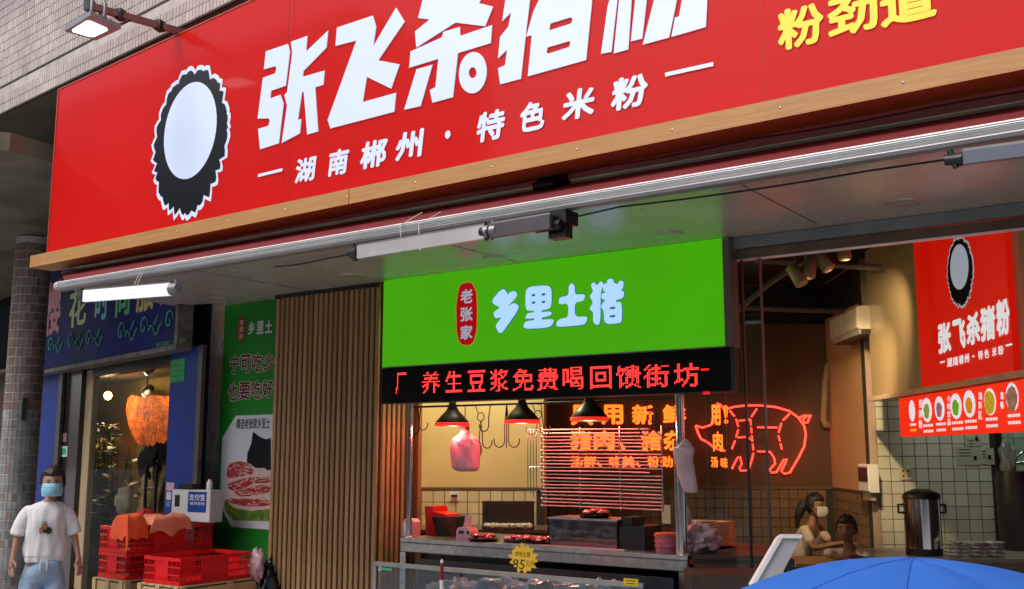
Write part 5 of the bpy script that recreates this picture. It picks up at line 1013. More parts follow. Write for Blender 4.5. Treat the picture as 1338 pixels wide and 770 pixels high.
# socket, papers, pipe on the tiled wall
TW = BP(S1); a = TW.pix(1183, 619); t = thing('double_socket', 'cream socket plate on the white tiles left of the urn', 'socket', TW.W(a[0], a[1], .01)); g = MB(); g.box(TW, a[0] - .06, a[0] + .06, a[1] - .06, a[1] + .06, .009, .02, bev=.004); g.build('plate', mat('cream plastic', (.55, .50, .33), .4), t)
g = MB()
for dx in (-.025, .025):
    for dz in (-.025, .025): g.box(TW, a[0] + dx - .008, a[0] + dx + .008, a[1] + dz - .01, a[1] + dz + .01, .0201, .022)
g.build('socket_hole', M_black, t)
for k, (x0, y0, x1, y1, lb) in enumerate(((1262, 583, 1282, 572, 'small notice sheet pinned highest on the white tiles'), (1250, 608, 1279, 584, 'wide notice sheet with small photo on the white tiles'), (1280, 607, 1298, 586, 'narrow notice sheet nearest the kitchen doorway'))):
    a, b_ = TW.pix(x0, y0, .01), TW.pix(x1, y1, .01); g = MB(); g.box(TW, a[0], b_[0], a[1], b_[1], .010 + k * .001, .0125 + k * .001); ns = g.build('notice_sheet', mat('grey paper', (.42, .44, .37), .7, var=.08), None, lb, 'notice')
    g = MB(); g.box(TW, b_[0] - .06, b_[0] - .03, a[1] + .05, a[1] + .09, .0145 + k * .001, .0152 + k * .001)
    for q in range(3): g.box(TW, a[0] + .03, b_[0] - .08, b_[1] - .03 - q * .03, b_[1] - .024 - q * .03, .0145 + k * .001, .0152 + k * .001)
    g.build('print', M_black, ns)
# kitchen counter and urn
KC = BP(9.3); c = dep(1206, 720, 9.4); kz = .80
kc = thing('kitchen_counter', 'service counter under the menu board', 'counter', (c.x, c.y, 0)); a0_ = KC.pix(1150, 720)[0]; g = MB(); g.box(KC, a0_, a0_ + 3, 0, kz - .04, -.8, .1); g.build('body', mat('counter body', (.25, .2, .15), .5), kc); g = MB(); g.box(KC, a0_, a0_ + 3, kz - .038, kz, -.8, .12); g.build('top', mat('grey counter top', (.33, .30, .25), .3, var=.2), kc)
cu2 = KC.pix(1206, 690, -.2)[0]; c = KC.W(cu2, kz, -.2); ur = thing('steel_urn', 'tall polished steel urn with black lid on the kitchen counter', 'urn', c); H = KC.pix(1206, 652, -.2)[1] - kz; R_ = .155
MB().lathe(c, [(R_ * 1.0, .0), (R_ * 1.0, .06)], 32).build('foot', M_black, ur); MB().lathe(c, [(R_, .061), (R_, H)], 40).build('body', M_chrome, ur)
MB().lathe(c + Vector((0, 0, H + .001)), [(R_ * 1.04, 0), (R_ * 1.04, .03), (R_ * .9, .055), (R_ * .45, .085), (.0001, .09)], 32).build('lid', M_black, ur)
g = MB()
for s in (-1, 1): g.tube([c + UR * s * R_ + Vector((0, 0, H - .12)), c + UR * s * (R_ + .05) + Vector((0, 0, H - .12)), c + UR * s * (R_ + .05) + Vector((0, 0, H - .05)), c + UR * s * R_ + Vector((0, 0, H - .05))], .012, 6)
g.build('handle', M_black, ur)
# crockery
for k, (px, colr, lb) in enumerate(((1248, (.55, .5, .42), 'stack of cream bowls on the counter right of the urn'), (1275, (.5, .46, .42), 'patterned bowl stack in the middle of the kitchen counter'), (1300, (.45, .42, .4), 'bowl stack nearest the kitchen doorway'))):
    u = KC.pix(px, 715, 0)[0]; t = thing('bowl_stack', lb, 'bowls', KC.W(u, kz, -.02))
    for j in range(4): MB().lathe(KC.W(u, kz + j * .03, -.02), [(.045, 0), (.085, .04), (.088, .04), (.05, .006)], 20).build('bowl', mat('bowl %d' % k, colr, .3, var=.5, scale=30), t)
# kitchen beyond the doorway
KB = BP(S1 + .6); g = MB(); g.box(BP(S1), uR1 + .001, uR1 + .06, 0, 3.6, -.16, .02); g.build('door_jamb', M_black, None, 'dark jamb at the edge of the white tiles', 'door frame')
c = dep(1330, 640, 9.8); t = thing('stock_pot', 'big dark pot with steel ladle at the kitchen doorway', 'pot', (c.x, c.y, 0)); MB().lathe((c.x, c.y, 0), [(.16, 0), (.19, 1.0), (.19, 1.45), (.17, 1.52)], 24).build('pot', M_black, t)
l0 = dep(1325, 607, 9.6); MB().tube([l0, dep(1332, 606, 9.6), dep(1345, 603, 9.6)], .014, 8).build('ladle', M_chrome, t); MB().tube([dep(1326, 606, 9.6), dep(1328, 598, 9.6), dep(1334, 592, 9.6), dep(1342, 590, 9.6)], .010, 8).build('lid_handle', M_chrome, t)
c = dep(1317, 610, 9.9); t = thing('hanging_film_bag', 'limp clear plastic bag hanging beside the kitchen jamb', 'bag', c); g = MB(); g.blob(c, (.07, .05, .24), .4, 3, 71, crease=.4); g.build('body', mat('grey film', (.20, .22, .20), .3), t)
c = dep(1322, 650, 10.0); t = thing('yellow_cloth', 'small yellow cloth hanging low beside the pot', 'cloth', c); g = MB(); g.prism(BP(10.0), [BP(10.0).pix(x, y) for x, y in ((1312, 668), (1316, 660), (1326, 675), (1323, 682))], 0, .02); g.build('cloth', mat('yellow cloth', (.4, .33, .1), .8), t)
# ceiling track spotlights
M_spotl = emat('warm spot lens', (1, .82, .5), 6)
tr = thing('ceiling_track', 'dark ceiling conduit crossing the black ceiling', 'conduit', dep(1060, 400, 10)); 
for (x0, y0), (x1, y1), s in (((960, 402), (1130, 408), 11), ((985, 340), (1150, 350), 9)): MB().tube([dep(x0, y0, s), dep(x1, y1, s)], .03, 8).build('pipe', mat('grey conduit', (.12, .09, .08), .5), tr)
P_ = [(965, 405), (1003, 372), (1060, 333)]; MB().tube([dep(x, y, 8.4) for x, y in P_], .022, 8).build('pipe', MATS['grey conduit'], tr)
for k, (x, y, dx, dy, on, lb) in enumerate(((1041, 360, .5, .9, 0, 'unlit spotlight leftmost on the ceiling'), (1058, 349, -.3, 1, 1, 'lit spotlight second from left on the ceiling'), (1075, 341, .55, .8, 1, 'lit spotlight third from left tilted right'), (1102, 325, .0, 1, 1, 'lit spotlight rightmost at the header rail'))):
    p = dep(x, y, 8.3); ax = (UR * dx * .8 - DR * .35 - Vector((0, 0, abs(dy)))).normalized(); t = thing('track_spotlight', lb, 'spotlight', p, 'ceiling spotlights'); q = Vector((0, 0, 1)).rotation_difference(-ax)
    MB().lathe(p, [(.052, -.09), (.055, -.085), (.052, .09), (.02, .10)], 20, axis=-ax).build('housing', mat('beige spot housing', (.32, .24, .15), .45), t)
    MB().lathe(p + ax * .087, [(.0001, .004), (.046, 0)], 18, axis=-ax).build('lens', M_spotl if on else M_black, t)
    MB().tube([p + Vector((0, 0, .05)), Vector((p.x, p.y, 3.62))], .012, 6).build('stem', M_black, t)
    if on: lamp('spot_light', p + ax * .12, (0, 5, 260, 70)[k], (1, .70, .36), .04, t, (60, 60, 48, 70)[k], (dep(1050, 560, 11.6), dep(1128, 600, 10.8), dep(1165, 480, 9.6))[k - 1], .8)
# lamps inside the stall and kitchen, unseen fittings above the view
def panel_light(loc, e, colr, name_l, size=.5):
    t = thing('ceiling_panel_light', name_l, 'lamp', loc); g = MB(); g.slab([(loc[0] - size / 2, loc[1] - .12), (loc[0] + size / 2, loc[1] - .12), (loc[0] + size / 2, loc[1] + .12), (loc[0] - size / 2, loc[1] + .12)], loc[2] + .02, loc[2] + .06); g.build('fitting', M_white, t)
    l = bpy.data.lights.new('panel_light', 'AREA'); l.shape = 'RECTANGLE'; l.size = size; l.size_y = .2; l.energy = e * .72; l.color = colr; o = bpy.data.objects.new('panel_light', l); link(o, t, Vector((loc[0], loc[1], loc[2] + .012)))
c = BP(9.3).W((uY0 + uY1) / 2 + .1, 0); panel_light((c.x, c.y, 3.5), 62, (1, .92, .60), 'ceiling light over the back counter by the cream wall')
c = BP(9.4).W(T1 + .9, 0); panel_light((c.x, c.y, 3.5), 15, (.85, 1, .85), 'ceiling light over the kitchen counter')
c = BP(S1 + 1).W(uR1 + .6, 0); panel_light((c.x, c.y, 3.5), 12, (.6, 1, .7), 'ceiling light in the kitchen beyond the doorway')
# ================================================================ LEFT FOREGROUND: crates
M_crate = mat('red crate plastic', (.62, .008, .012), .38, var=.12, scale=6, spec=.4)
def crate(name, label, L_, W_, H_):
    t = thing(name, label, 'crate', (0, 0, 0), 'red plastic crates'); F = Pl((0, 0), 0)
    g = MB(); g.slab([(-L_ / 2, -W_ / 2), (L_ / 2, -W_ / 2), (L_ / 2, W_ / 2), (-L_ / 2, W_ / 2)], 0, .012); g.build('base', M_crate, t, org=(0, 0, 0))
    for (pl, ln) in ((Pl((-L_ / 2, -W_ / 2), 0), L_), (Pl((L_ / 2, -W_ / 2), 90), W_), (Pl((L_ / 2, W_ / 2), 180), L_), (Pl((-L_ / 2, W_ / 2), 270), W_)):
        g = MB(); q = lambda a, b_, c_, d_, e_, f_: g.box(pl, a, b_, c_, d_, e_, f_)
        e = .002; q(e, ln - e, H_ - .03, H_, -.018, .002); q(e, ln - e, .013, .03, -.012, 0); 
        m0, m1 = (ln * .30, ln * .66)
        q(m0, m1, .031, H_ - .031, -.008, -.004)        # solid centre plate
        for a, b_ in ((e, m0 - e), (m1 + e, ln - e)):
            for z in (.33, .62): q(a, b_, H_ * z, H_ * z + .014, -.010, -.002)
            n = max(3, int((b_ - a) / .024))
            for k in range(n + 1):
                x = a + (b_ - a - .006) * k / n; q(x, x + .006, .031, H_ * .33 - .001, -.008, -.003); q(x, x + .006, H_ * .33 + .015, H_ * .62 - .001, -.008, -.003)
                if k % 2 == 0: q(x, x + .006, H_ * .62 + .015, H_ - .031, -.008, -.003)
        for x in (m0 - .004, m1 - .004): q(x, x + .010, .031, H_ - .031, -.012, .001)
        n = int((m1 - m0) / .03)
        for k in range(1, n): q(m0 + (m1 - m0) * k / n, m0 + (m1 - m0) * k / n + .006, .031, H_ * .28, -.003, .0)
        q(m0 + .012, m1 - .012, H_ * .70, H_ * .70 + .008, -.0035, .0)
        g.build('side_panel', M_crate, t, org=(0, 0, 0))
    return t
def place(o, pA, dirv, L_, W_, z):   # pA: nearest lower corner; length runs along dirv, width to the left of it
    d = Vector(dirv).normalized(); n = Vector((-d.y, d.x, 0)); c = Vector(pA) + d * L_ / 2 + n * W_ / 2; o.location = (c.x, c.y, z); o.rotation_euler.z = math.atan2(d.y, d.x); ORG[o.name] = Vector((c.x, c.y, z))
def L3(lat, s): return RT * lat + FH * s
A = L3(-2.81, 9.0); B = L3(-2.37, 9.63); dv = B - A
c1 = crate('red_crate', 'empty shallow red crate in front, its opening facing up', .77, .50, .225); place(c1, A, dv, .77, .50, .555 + .02)
E_ = L3(-3.42, 9.4); Fv = L3(-2.86, 10.1); d2 = Fv - E_
c2 = crate('red_crate', 'lower red crate of the rear stack of two', .90, .45, .225); place(c2, E_, d2, .90, .45, .575)
c3 = copy_tree(c2); ORG[c3.name] = Vector((c2.location.x, c2.location.y, .803)); c3['label'] = 'upper red crate of the rear stack with orange cloths on it'; c3.location.z = .803
# wooden crates beneath
M_pal = wood('pale crate wood', (.40, .27, .13), (.56, .41, .22), (2, 2, 8), .7)
def woodbox(label, pA, dirv, L_, W_, H_):
    d = Vector(dirv).normalized(); n = Vector((-d.y, d.x, 0)); o0 = Vector(pA); t = thing('wooden_crate', label, 'crate', o0 + d * L_ / 2 + n * W_ / 2); ang = math.degrees(math.atan2(d.y, d.x))
    for (o_, an, ln) in ((o0, ang, L_), (o0 + n * W_, ang - 90, W_)):
        pl = Pl(o_[:2], an)
        for k in range(4): g = MB(); g.box(pl, 0.001, ln - .001, .03 + k * .135, .03 + k * .135 + .11, -.012, 0); g.build('plank', M_pal, t)
        for x in (.0, ln / 2 - .03, ln - .06): g = MB(); g.box(pl, x + .003, x + .057, .0, H_ - .002, .001, .016); g.build('batten', M_pal, t)
    pl = Pl(o0[:2], ang)
    for k in range(5): g = MB(); g.box(pl, -.005, L_ + .005, H_ - .014, H_, -(k * W_ / 5) - W_ / 5 + .01, -k * W_ / 5); g.build('top_board', M_pal, t)
    g = MB(); g.box(pl, .02, L_ - .02, .0, H_ - .02, -W_ + .02, -.02); g.build('inner_lining', M_black, t)
    return t
nn_ = Vector((-dv.y, dv.x, 0)).normalized(); dn = dv.normalized()
woodbox('slatted wooden crate under the front red crate', A - dn * .02 - nn_ * .03, dv, 1.05, .56, .572)
woodbox('slatted wooden crate under the rear red stack', E_ - dn * .02 - nn_ * .02, d2, .98, .50, .572)
# orange cloths
M_or = mat('orange cloth', (.80, .10, .02), .7, var=.12, scale=5, bump=.15); M_or2 = mat('faded orange cloth', (.80, .26, .15), .75, var=.12, scale=5, bump=.15)
ztop = .803 + .225
def cpx(x, y, s): return dep(x, y, s)
CO = ORG[c3.name]; ca = c3.rotation_euler.z; cx_v = Vector((math.cos(ca), math.sin(ca), 0)); cy_v = Vector((-math.sin(ca), math.cos(ca), 0))
def drape(name, label, x0, x1, y0, y1, h, m, seed):      # crumpled cloth over the crate, spilling past its rim (crate coordinates)
    g = MB(); nx, ny = 44, 34; top = []; 
    for j in range(ny + 1):
        for i in range(nx + 1):
            a, b_ = i / nx, j / ny; e = min(a, 1 - a, b_, 1 - b_); wob = .05 * noise.noise(Vector((a * 3, b_ * 3, seed))); x = x0 + (x1 - x0) * a + wob * (.6 if .1 < a < .9 else 1.2); y = y0 + (y1 - y0) * b_ + .05 * noise.noise(Vector((a * 3, b_ * 3, seed + 9)))
            r1 = 1 - abs(noise.noise(Vector((x * 7, y * 5, seed)))) * 2; r2 = noise.noise(Vector((x * 14, y * 12, seed + 3)))
            z = .012 + h * (min(1, e * 4) ** .6) * (.62 + .32 * r1 + .12 * r2); ox = max(0, abs(x) - .455); oy = max(0, abs(y) - .23); z -= (ox + oy) * 1.6 + (.012 if ox + oy > 0 else 0) * 0
            top.append(Vector((CO.x, CO.y, 1.03)) + cx_v * (math.copysign(min(abs(x), .455 + ox * .25), x)) + cy_v * (math.copysign(min(abs(y), .232 + oy * .25), y)) + Vector((0, 0, z)))
    n = nx + 1; g.add(top, [(j * n + i, j * n + i + 1, (j + 1) * n + i + 1, (j + 1) * n + i) for j in range(ny) for i in range(nx)], 0, True)
    low = [v - Vector((0, 0, .004)) for v in top]; g.add(low, [(j * n + i, (j + 1) * n + i, (j + 1) * n + i + 1, j * n + i + 1) for j in range(ny) for i in range(nx)], 0, True)
    return g.build(name, m, None, label, 'cloth')
drape('bright_orange_cloth', 'bright orange cloth hanging over the left corner of the upper crate', -.53, -.25, -.30, .02, .11, M_or, 3)
drape('faded_orange_cloth', 'larger faded orange cloth crumpled on the middle of the upper crate', -.24, .20, -.27, .06, .10, M_or2, 11)
drape('red_cloth', 'flat crimson cloth lying behind the faded orange cloth', -.20, .18, .07, .2, .13, mat('crimson cloth', (.5, .01, .02), .7, var=.2), 17)
# payment box
PX = Pl(L3(-3.0, 10.0)[:2], 4); a, b_ = PX.pix(223, 678), PX.pix(275, 641)
pb = thing('payment_box', 'white box with a blue payment panel standing on the red crates', 'box', PX.W((a[0] + b_[0]) / 2, a[1], -.08))
g = MB(); g.box(PX, a[0], b_[0], a[1] - .02, b_[1], -.16, 0, bev=.006); g.build('body', mat('white enamel', (.62, .66, .68), .35, var=.05), pb)
q0, q1 = PX.pix(245, 669, .002), PX.pix(270, 643, .002); g = MB(); g.box(PX, q0[0], q1[0], q0[1], q1[1], .001, .003); g.build('blue_panel', mat('payment blue', (.01, .06, .30), .35), pb)
g = MB(); q0, q1 = PX.pix(228, 662, .002), PX.pix(235, 647, .002); g.box(PX, q0[0], q1[0], q0[1], q1[1], .001, .003); g.build('black_label', M_black, pb)
textpx(PX, '支付宝', (247, 654), (268, 646), .004, M_white, pb, 'lettering', .02); textpx(PX, '推荐使用', (248, 660), (267, 656.5), .004, M_white, pb, 'lettering', .01)
g = MB(); zt4 = b_[1] + .002
t = thing('black_till_box', 'small black device lying on top of the white payment box', 'device', PX.W(a[0] + .13, zt4, -.08)); g.box(PX, a[0] + .06, a[0] + .24, zt4, zt4 + .05, -.14, -.03); g.build('body', M_black, t)
t = thing('white_bottle', 'small white bottle on the right end of the payment box', 'bottle', PX.W(b_[0] - .09, zt4, -.07)); MB().lathe(PX.W(b_[0] - .09, zt4, -.07), [(.028, 0), (.028, .07), (.014, .085), (.014, .1)], 14).build('bottle', M_white, t)
t = thing('wall_stickers', 'pink and blue stickers on the blue panel above the crates', 'sticker', BL.W(bu(221), 1.2, .002))
for k, (x0, y0, x1, y1, c_) in enumerate(((217, 641, 228, 631, (.6, .35, .5)), (217, 653, 224, 643, (.6, .55, .65)), (217, 662, 223, 655, (.10, .20, .5)))):
    a_, c2_ = BL.pix(x0, y0, .003), BL.pix(x1, y1, .003); g = MB(); g.box(BL, a_[0], c2_[0], a_[1], c2_[1], .002, .005); g.build('sticker', mat('sticker tone %d' % k, c_, .5, var=.2, scale=20), t)
# ================================================================ FLOODLIGHT
zf = dep(120, 36, 7.2).z; cn = [onz(84, 41, zf), onz(126, 53, zf), onz(158, 38, zf), onz(118, 20, zf)]
fc = sum(cn, Vector((0, 0, 0))) / 4; fl = thing('floodlight', 'lit square grey floodlight on an arm over the top left of the sign', 'floodlight', fc)
g = MB(); n = 4; vs = cn + [v + Vector((0, 0, .035)) for v in cn] + [fc + (v - fc) * .6 + Vector((0, 0, .07)) for v in cn]
g.add(vs, [(0, 1, 2, 3)] + [(i, i + 4, (i + 1) % 4 + 4, (i + 1) % 4) for i in range(4)] + [(i + 4, i + 8, (i + 1) % 4 + 8, (i + 1) % 4 + 4) for i in range(4)] + [(11, 10, 9, 8)]); g.build('housing', mat('grey die cast', (.30, .31, .32), .4, metal=.4, var=.15), fl)
g = MB(); vs = [fc + (v - fc) * .68 + (cn[0] - fc) * .1 + Vector((0, 0, -.004)) for v in cn]; pts = [vs[i].lerp(vs[(i + 1) % 4], t_) for i in range(4) for t_ in (.1, .5, .9)]; g.add(pts + [v + Vector((0, 0, .002)) for v in pts], [list(range(12)), list(range(23, 11, -1))] + [(i, i + 12, (i + 1) % 12 + 12, (i + 1) % 12) for i in range(12)]); g.build('lens', emat('floodlight lens', (.9, .97, 1), 3.5), fl)
g = MB(); br0 = fc.lerp(cn[2], .45).lerp(cn[3], .3) + Vector((0, 0, .04)); arm0 = dep(117, 9, 7.15); arm1 = FP(4.95).pix(252, 47); arm1 = Vector((arm1[0], 4.95, arm1[1]))
for e in (cn[3].lerp(fc, .3), cn[3].lerp(cn[2], .45)): g.tube([e + Vector((0, 0, .03)), e + Vector((0, 0, .13)), e.lerp(fc, .2) + Vector((0, 0, .17))], .014, 6)
g.build('bracket', mat('bracket grey', (.16, .17, .18), .4, metal=.4), fl)
g = MB(); d = (arm1 - arm0).normalized(); s_ = d.cross(Vector((0, 0, 1))).normalized(); h = Vector((0, 0, .03)); g.hexa([arm0 - s_ * .02 - h * .6, arm1 - s_ * .02 - h * .6, arm1 + s_ * .02 - h * .6, arm0 + s_ * .02 - h * .6, arm0 - s_ * .02 + h, arm1 - s_ * .02 + h, arm1 + s_ * .02 + h, arm0 + s_ * .02 + h]); g.build('arm', mat('red brown arm', (.28, .13, .10), .5, var=.25, scale=8), fl)
for t_ in (.0, .28, .66): g = MB(); c = arm0.lerp(arm1, t_); g.box(Pl(c[:2], 20), -.025, .025, c.z - .035, c.z + .045, -.035, .035); g.build('clamp', M_black, fl)
g = MB(); g.tube([arm0 + d * .05, arm0 + d * .15 - Vector((0, 0, .09)), cn[2].lerp(fc, .3) + Vector((0, 0, .06))], .007, 5); g.tube([arm0 + d * .35 - Vector((0, 0, .01)), arm0 + d * .25 - Vector((0, 0, .07)), cn[2].lerp(fc, .2) + Vector((0, 0, .05))], .006, 5); g.build('cable', M_black, fl)
# ================================================================ UMBRELLA
cU = dep(1192, 730, 2.6); um = thing('blue_umbrella', 'open plain blue umbrella in the bottom right foreground', 'umbrella', (cU.x, cU.y, 0)); Rr = .62; Rc = 1.02
g = MB(); vs = []; NR, NA = 12, 64
for j in range(NR + 1):
    for i in range(NA):
        a = 6.2832 * i / NA; f = abs(math.cos(a * 4 + .8)); r = Rr * j / NR * (1 - .035 * (1 - f) * (j / NR) ** 2); z = -r * r / (2 * Rc) - (1 - f) * .034 * (j / NR); vs.append((cU.x + r * math.cos(a), cU.y + r * math.sin(a), cU.z + z))
g.add(vs, [(j * NA + i, j * NA + (i + 1) % NA, (j + 1) * NA + (i + 1) % NA, (j + 1) * NA + i) for j in range(NR) for i in range(NA)], 0, True); g.build('canopy', mat('blue umbrella cloth', (.022, .135, .50), .7, var=.08, scale=3, spec=.3), um)
for k in range(8):
    a = (k * math.pi / 4) + (math.pi / 2 - .8) / 4 - math.pi / 8 + math.pi / 8; gz = lambda r: cU.z - r * r / (2 * Rc) - (1 - abs(math.cos(a * 4 + .8))) * .034 * (r / Rr) + .0012
    g = MB(); g.tube([(cU.x + r * math.cos(a), cU.y + r * math.sin(a), gz(r)) for r in (.01, .1, .2, .3, .4, .5, .6)], .0022, 5); g.build('seam', mat('blue seam', (.015, .10, .45), .6), um)
g = MB(); g.tube([(cU.x, cU.y, 0), (cU.x, cU.y, cU.z - .01)], .009, 8); g.build('shaft', M_chrome, um)
for k in range(8):
    a = (k * math.pi / 4) - .2; g = MB(); g.tube([(cU.x + r * math.cos(a), cU.y + r * math.sin(a), cU.z - r * r / (2 * Rc) - .012) for r in (.03, .2, .4, .6)], .003, 5); g.build('rib', M_blackmetal, um)
# tablet stand and small goods, bottom right
q = BP(5.6); P = [q.pix(x, y) for x, y in ((982, 765), (1018, 704), (1047, 702), (1012, 768))]
tb = thing('tilted_tablet', 'white framed tablet leaning on a stand left of the blue umbrella', 'tablet', q.W(P[0][0], P[0][1] - .05))
g = MB(); g.prism(q, P, -.03, 0); g.build('shell', mat('grey tablet back', (.40, .41, .43), .4), tb); 
g = MB(); P2 = [q.pix(x, y) for x, y in ((980, 765), (1016, 703), (1022, 703), (986, 765))]; g.prism(q, P2, -.05, .012); P3 = [q.pix(x, y) for x, y in ((1016, 703), (1022, 699), (1048, 699), (1047, 703.5))]; g.prism(q, P3, -.05, .014); g.build('rim', M_white, tb)
g = MB(); P4 = [q.pix(x, y) for x, y in ((1025, 705), (1034, 705), (1033, 706.5), (1024, 706.5))]; g.tube([q.W(P[0][0] + .06, 0, -.02), q.W(P[0][0] + .06, P[0][1] + .02, -.02)], .02, 8); g.build('leg', M_steel, tb)
q = BP(6.3); a, b_ = q.pix(1016, 752), q.pix(1038, 731); t = thing('small_white_box', 'small white and black box behind the tilted tablet', 'box', q.W(a[0], 0)); g = MB(); g.box(q, a[0], a[0] + .035, a[1], b_[1], -.1, 0); g.build('white_side', M_white, t); g = MB(); g.box(q, a[0] + .036, b_[0], a[1], b_[1], -.1, 0); g.build('black_side', M_black, t); g = MB(); g.box(q, a[0] - .5, a[0] + .6, 0, a[1] - .001, -.4, -.0); g.build('cabinet', M_cab, t)
q = BP(7.0); a, b_ = q.pix(925, 775), q.pix(985, 757); t = thing('purple_packet', 'crinkled purple and white packet at the bottom below the cabinet', 'packet', q.W(a[0], a[1] - .1)); MB().blob(q.W((a[0] + b_[0]) / 2, a[1] - .02, 0), ((b_[0] - a[0]) / 2, .12, .07), .35, 4, 91, crease=.4).build('wrapper', mat('lilac foil', (.50, .44, .55), .3, var=.5, scale=18), t); g = MB(); g.box(q, a[0] - .1, b_[0], 0, a[1] - .10, -.2, .1); g.build('stand', M_cab, t)
q = BP(8.3); t = thing('foam_boxes', 'yellowish foam food boxes stacked inside the entrance', 'boxes', q.W(q.pix(976, 735)[0], q.pix(976, 736)[1]))
for k, (x0, x1, y0, y1) in enumerate(((963, 976, 735, 724), (977, 990, 735, 723), (964, 981, 723, 714), (982, 988, 722, 716))): a, b_ = q.pix(x0, y0), q.pix(x1, y1); g = MB(); g.box(q, a[0], b_[0], a[1], b_[1], -.12, 0, bev=.01); g.build('foam_box', mat('yellow foam', (.60, .50, .25), .6, var=.2, scale=14), t)
a, b_ = q.pix(950, 770), q.pix(998, 736); g = MB(); g.box(q, a[0], b_[0], .02, b_[1] - .003, -.5, .05); g.build('low_shelf', M_cab, None, 'dark low shelf carrying the foam boxes', 'shelf')
a, b_ = q.pix(989, 735.6), q.pix(1003, 720); g = MB(); g.box(q, a[0] + .012, b_[0], a[1], b_[1], -.1, .02); g.build('red_carton', mat('red carton', (.5, .02, .02), .5), None, 'small red carton right of the foam boxes', 'carton')
# ================================================================ PEOPLE
def skin(name, V, E, Rd, m, parent, sub=2, label=None, post=None, smooth=True):
    me = bpy.data.meshes.new(name); me.from_pydata([tuple(v) for v in V], E, []); o = bpy.data.objects.new(name, me); COL.objects.link(o)
    md = o.modifiers.new('s', 'SKIN'); md.use_smooth_shade = True
    for i, sv in enumerate(me.skin_vertices[0].data): sv.radius = Rd[i] if isinstance(Rd[i], tuple) else (Rd[i], Rd[i]); sv.use_root = (i == 0)
    if sub: s2 = o.modifiers.new('u', 'SUBSURF'); s2.levels = sub; s2.render_levels = sub
    dg = bpy.context.evaluated_depsgraph_get(); nm = bpy.data.meshes.new_from_object(o.evaluated_get(dg))
    vs = [v.co.copy() for v in nm.vertices]; fs = [tuple(p.vertices) for p in nm.polygons]; bpy.data.objects.remove(o); bpy.data.meshes.remove(nm)
    if post: vs = [post(v) for v in vs]
    b = MB(); b.add(vs, fs, 0, smooth); return b.build(name, m, parent, label)
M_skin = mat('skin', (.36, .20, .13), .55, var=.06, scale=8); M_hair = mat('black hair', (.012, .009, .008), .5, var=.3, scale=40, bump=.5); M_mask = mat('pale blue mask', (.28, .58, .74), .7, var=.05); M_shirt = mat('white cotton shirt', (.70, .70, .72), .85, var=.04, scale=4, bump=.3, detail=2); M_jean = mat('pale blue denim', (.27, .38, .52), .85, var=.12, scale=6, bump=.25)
class Fr:
    def __init__(s, o, f): s.o = Vector(o); s.f = Vector(f).normalized(); s.r = Vector((0, 0, 1)).cross(s.f).normalized()   # r: image right when facing the viewer
    def __call__(s, x, y, z): return s.o + s.r * x + s.f * y + Vector((0, 0, z))
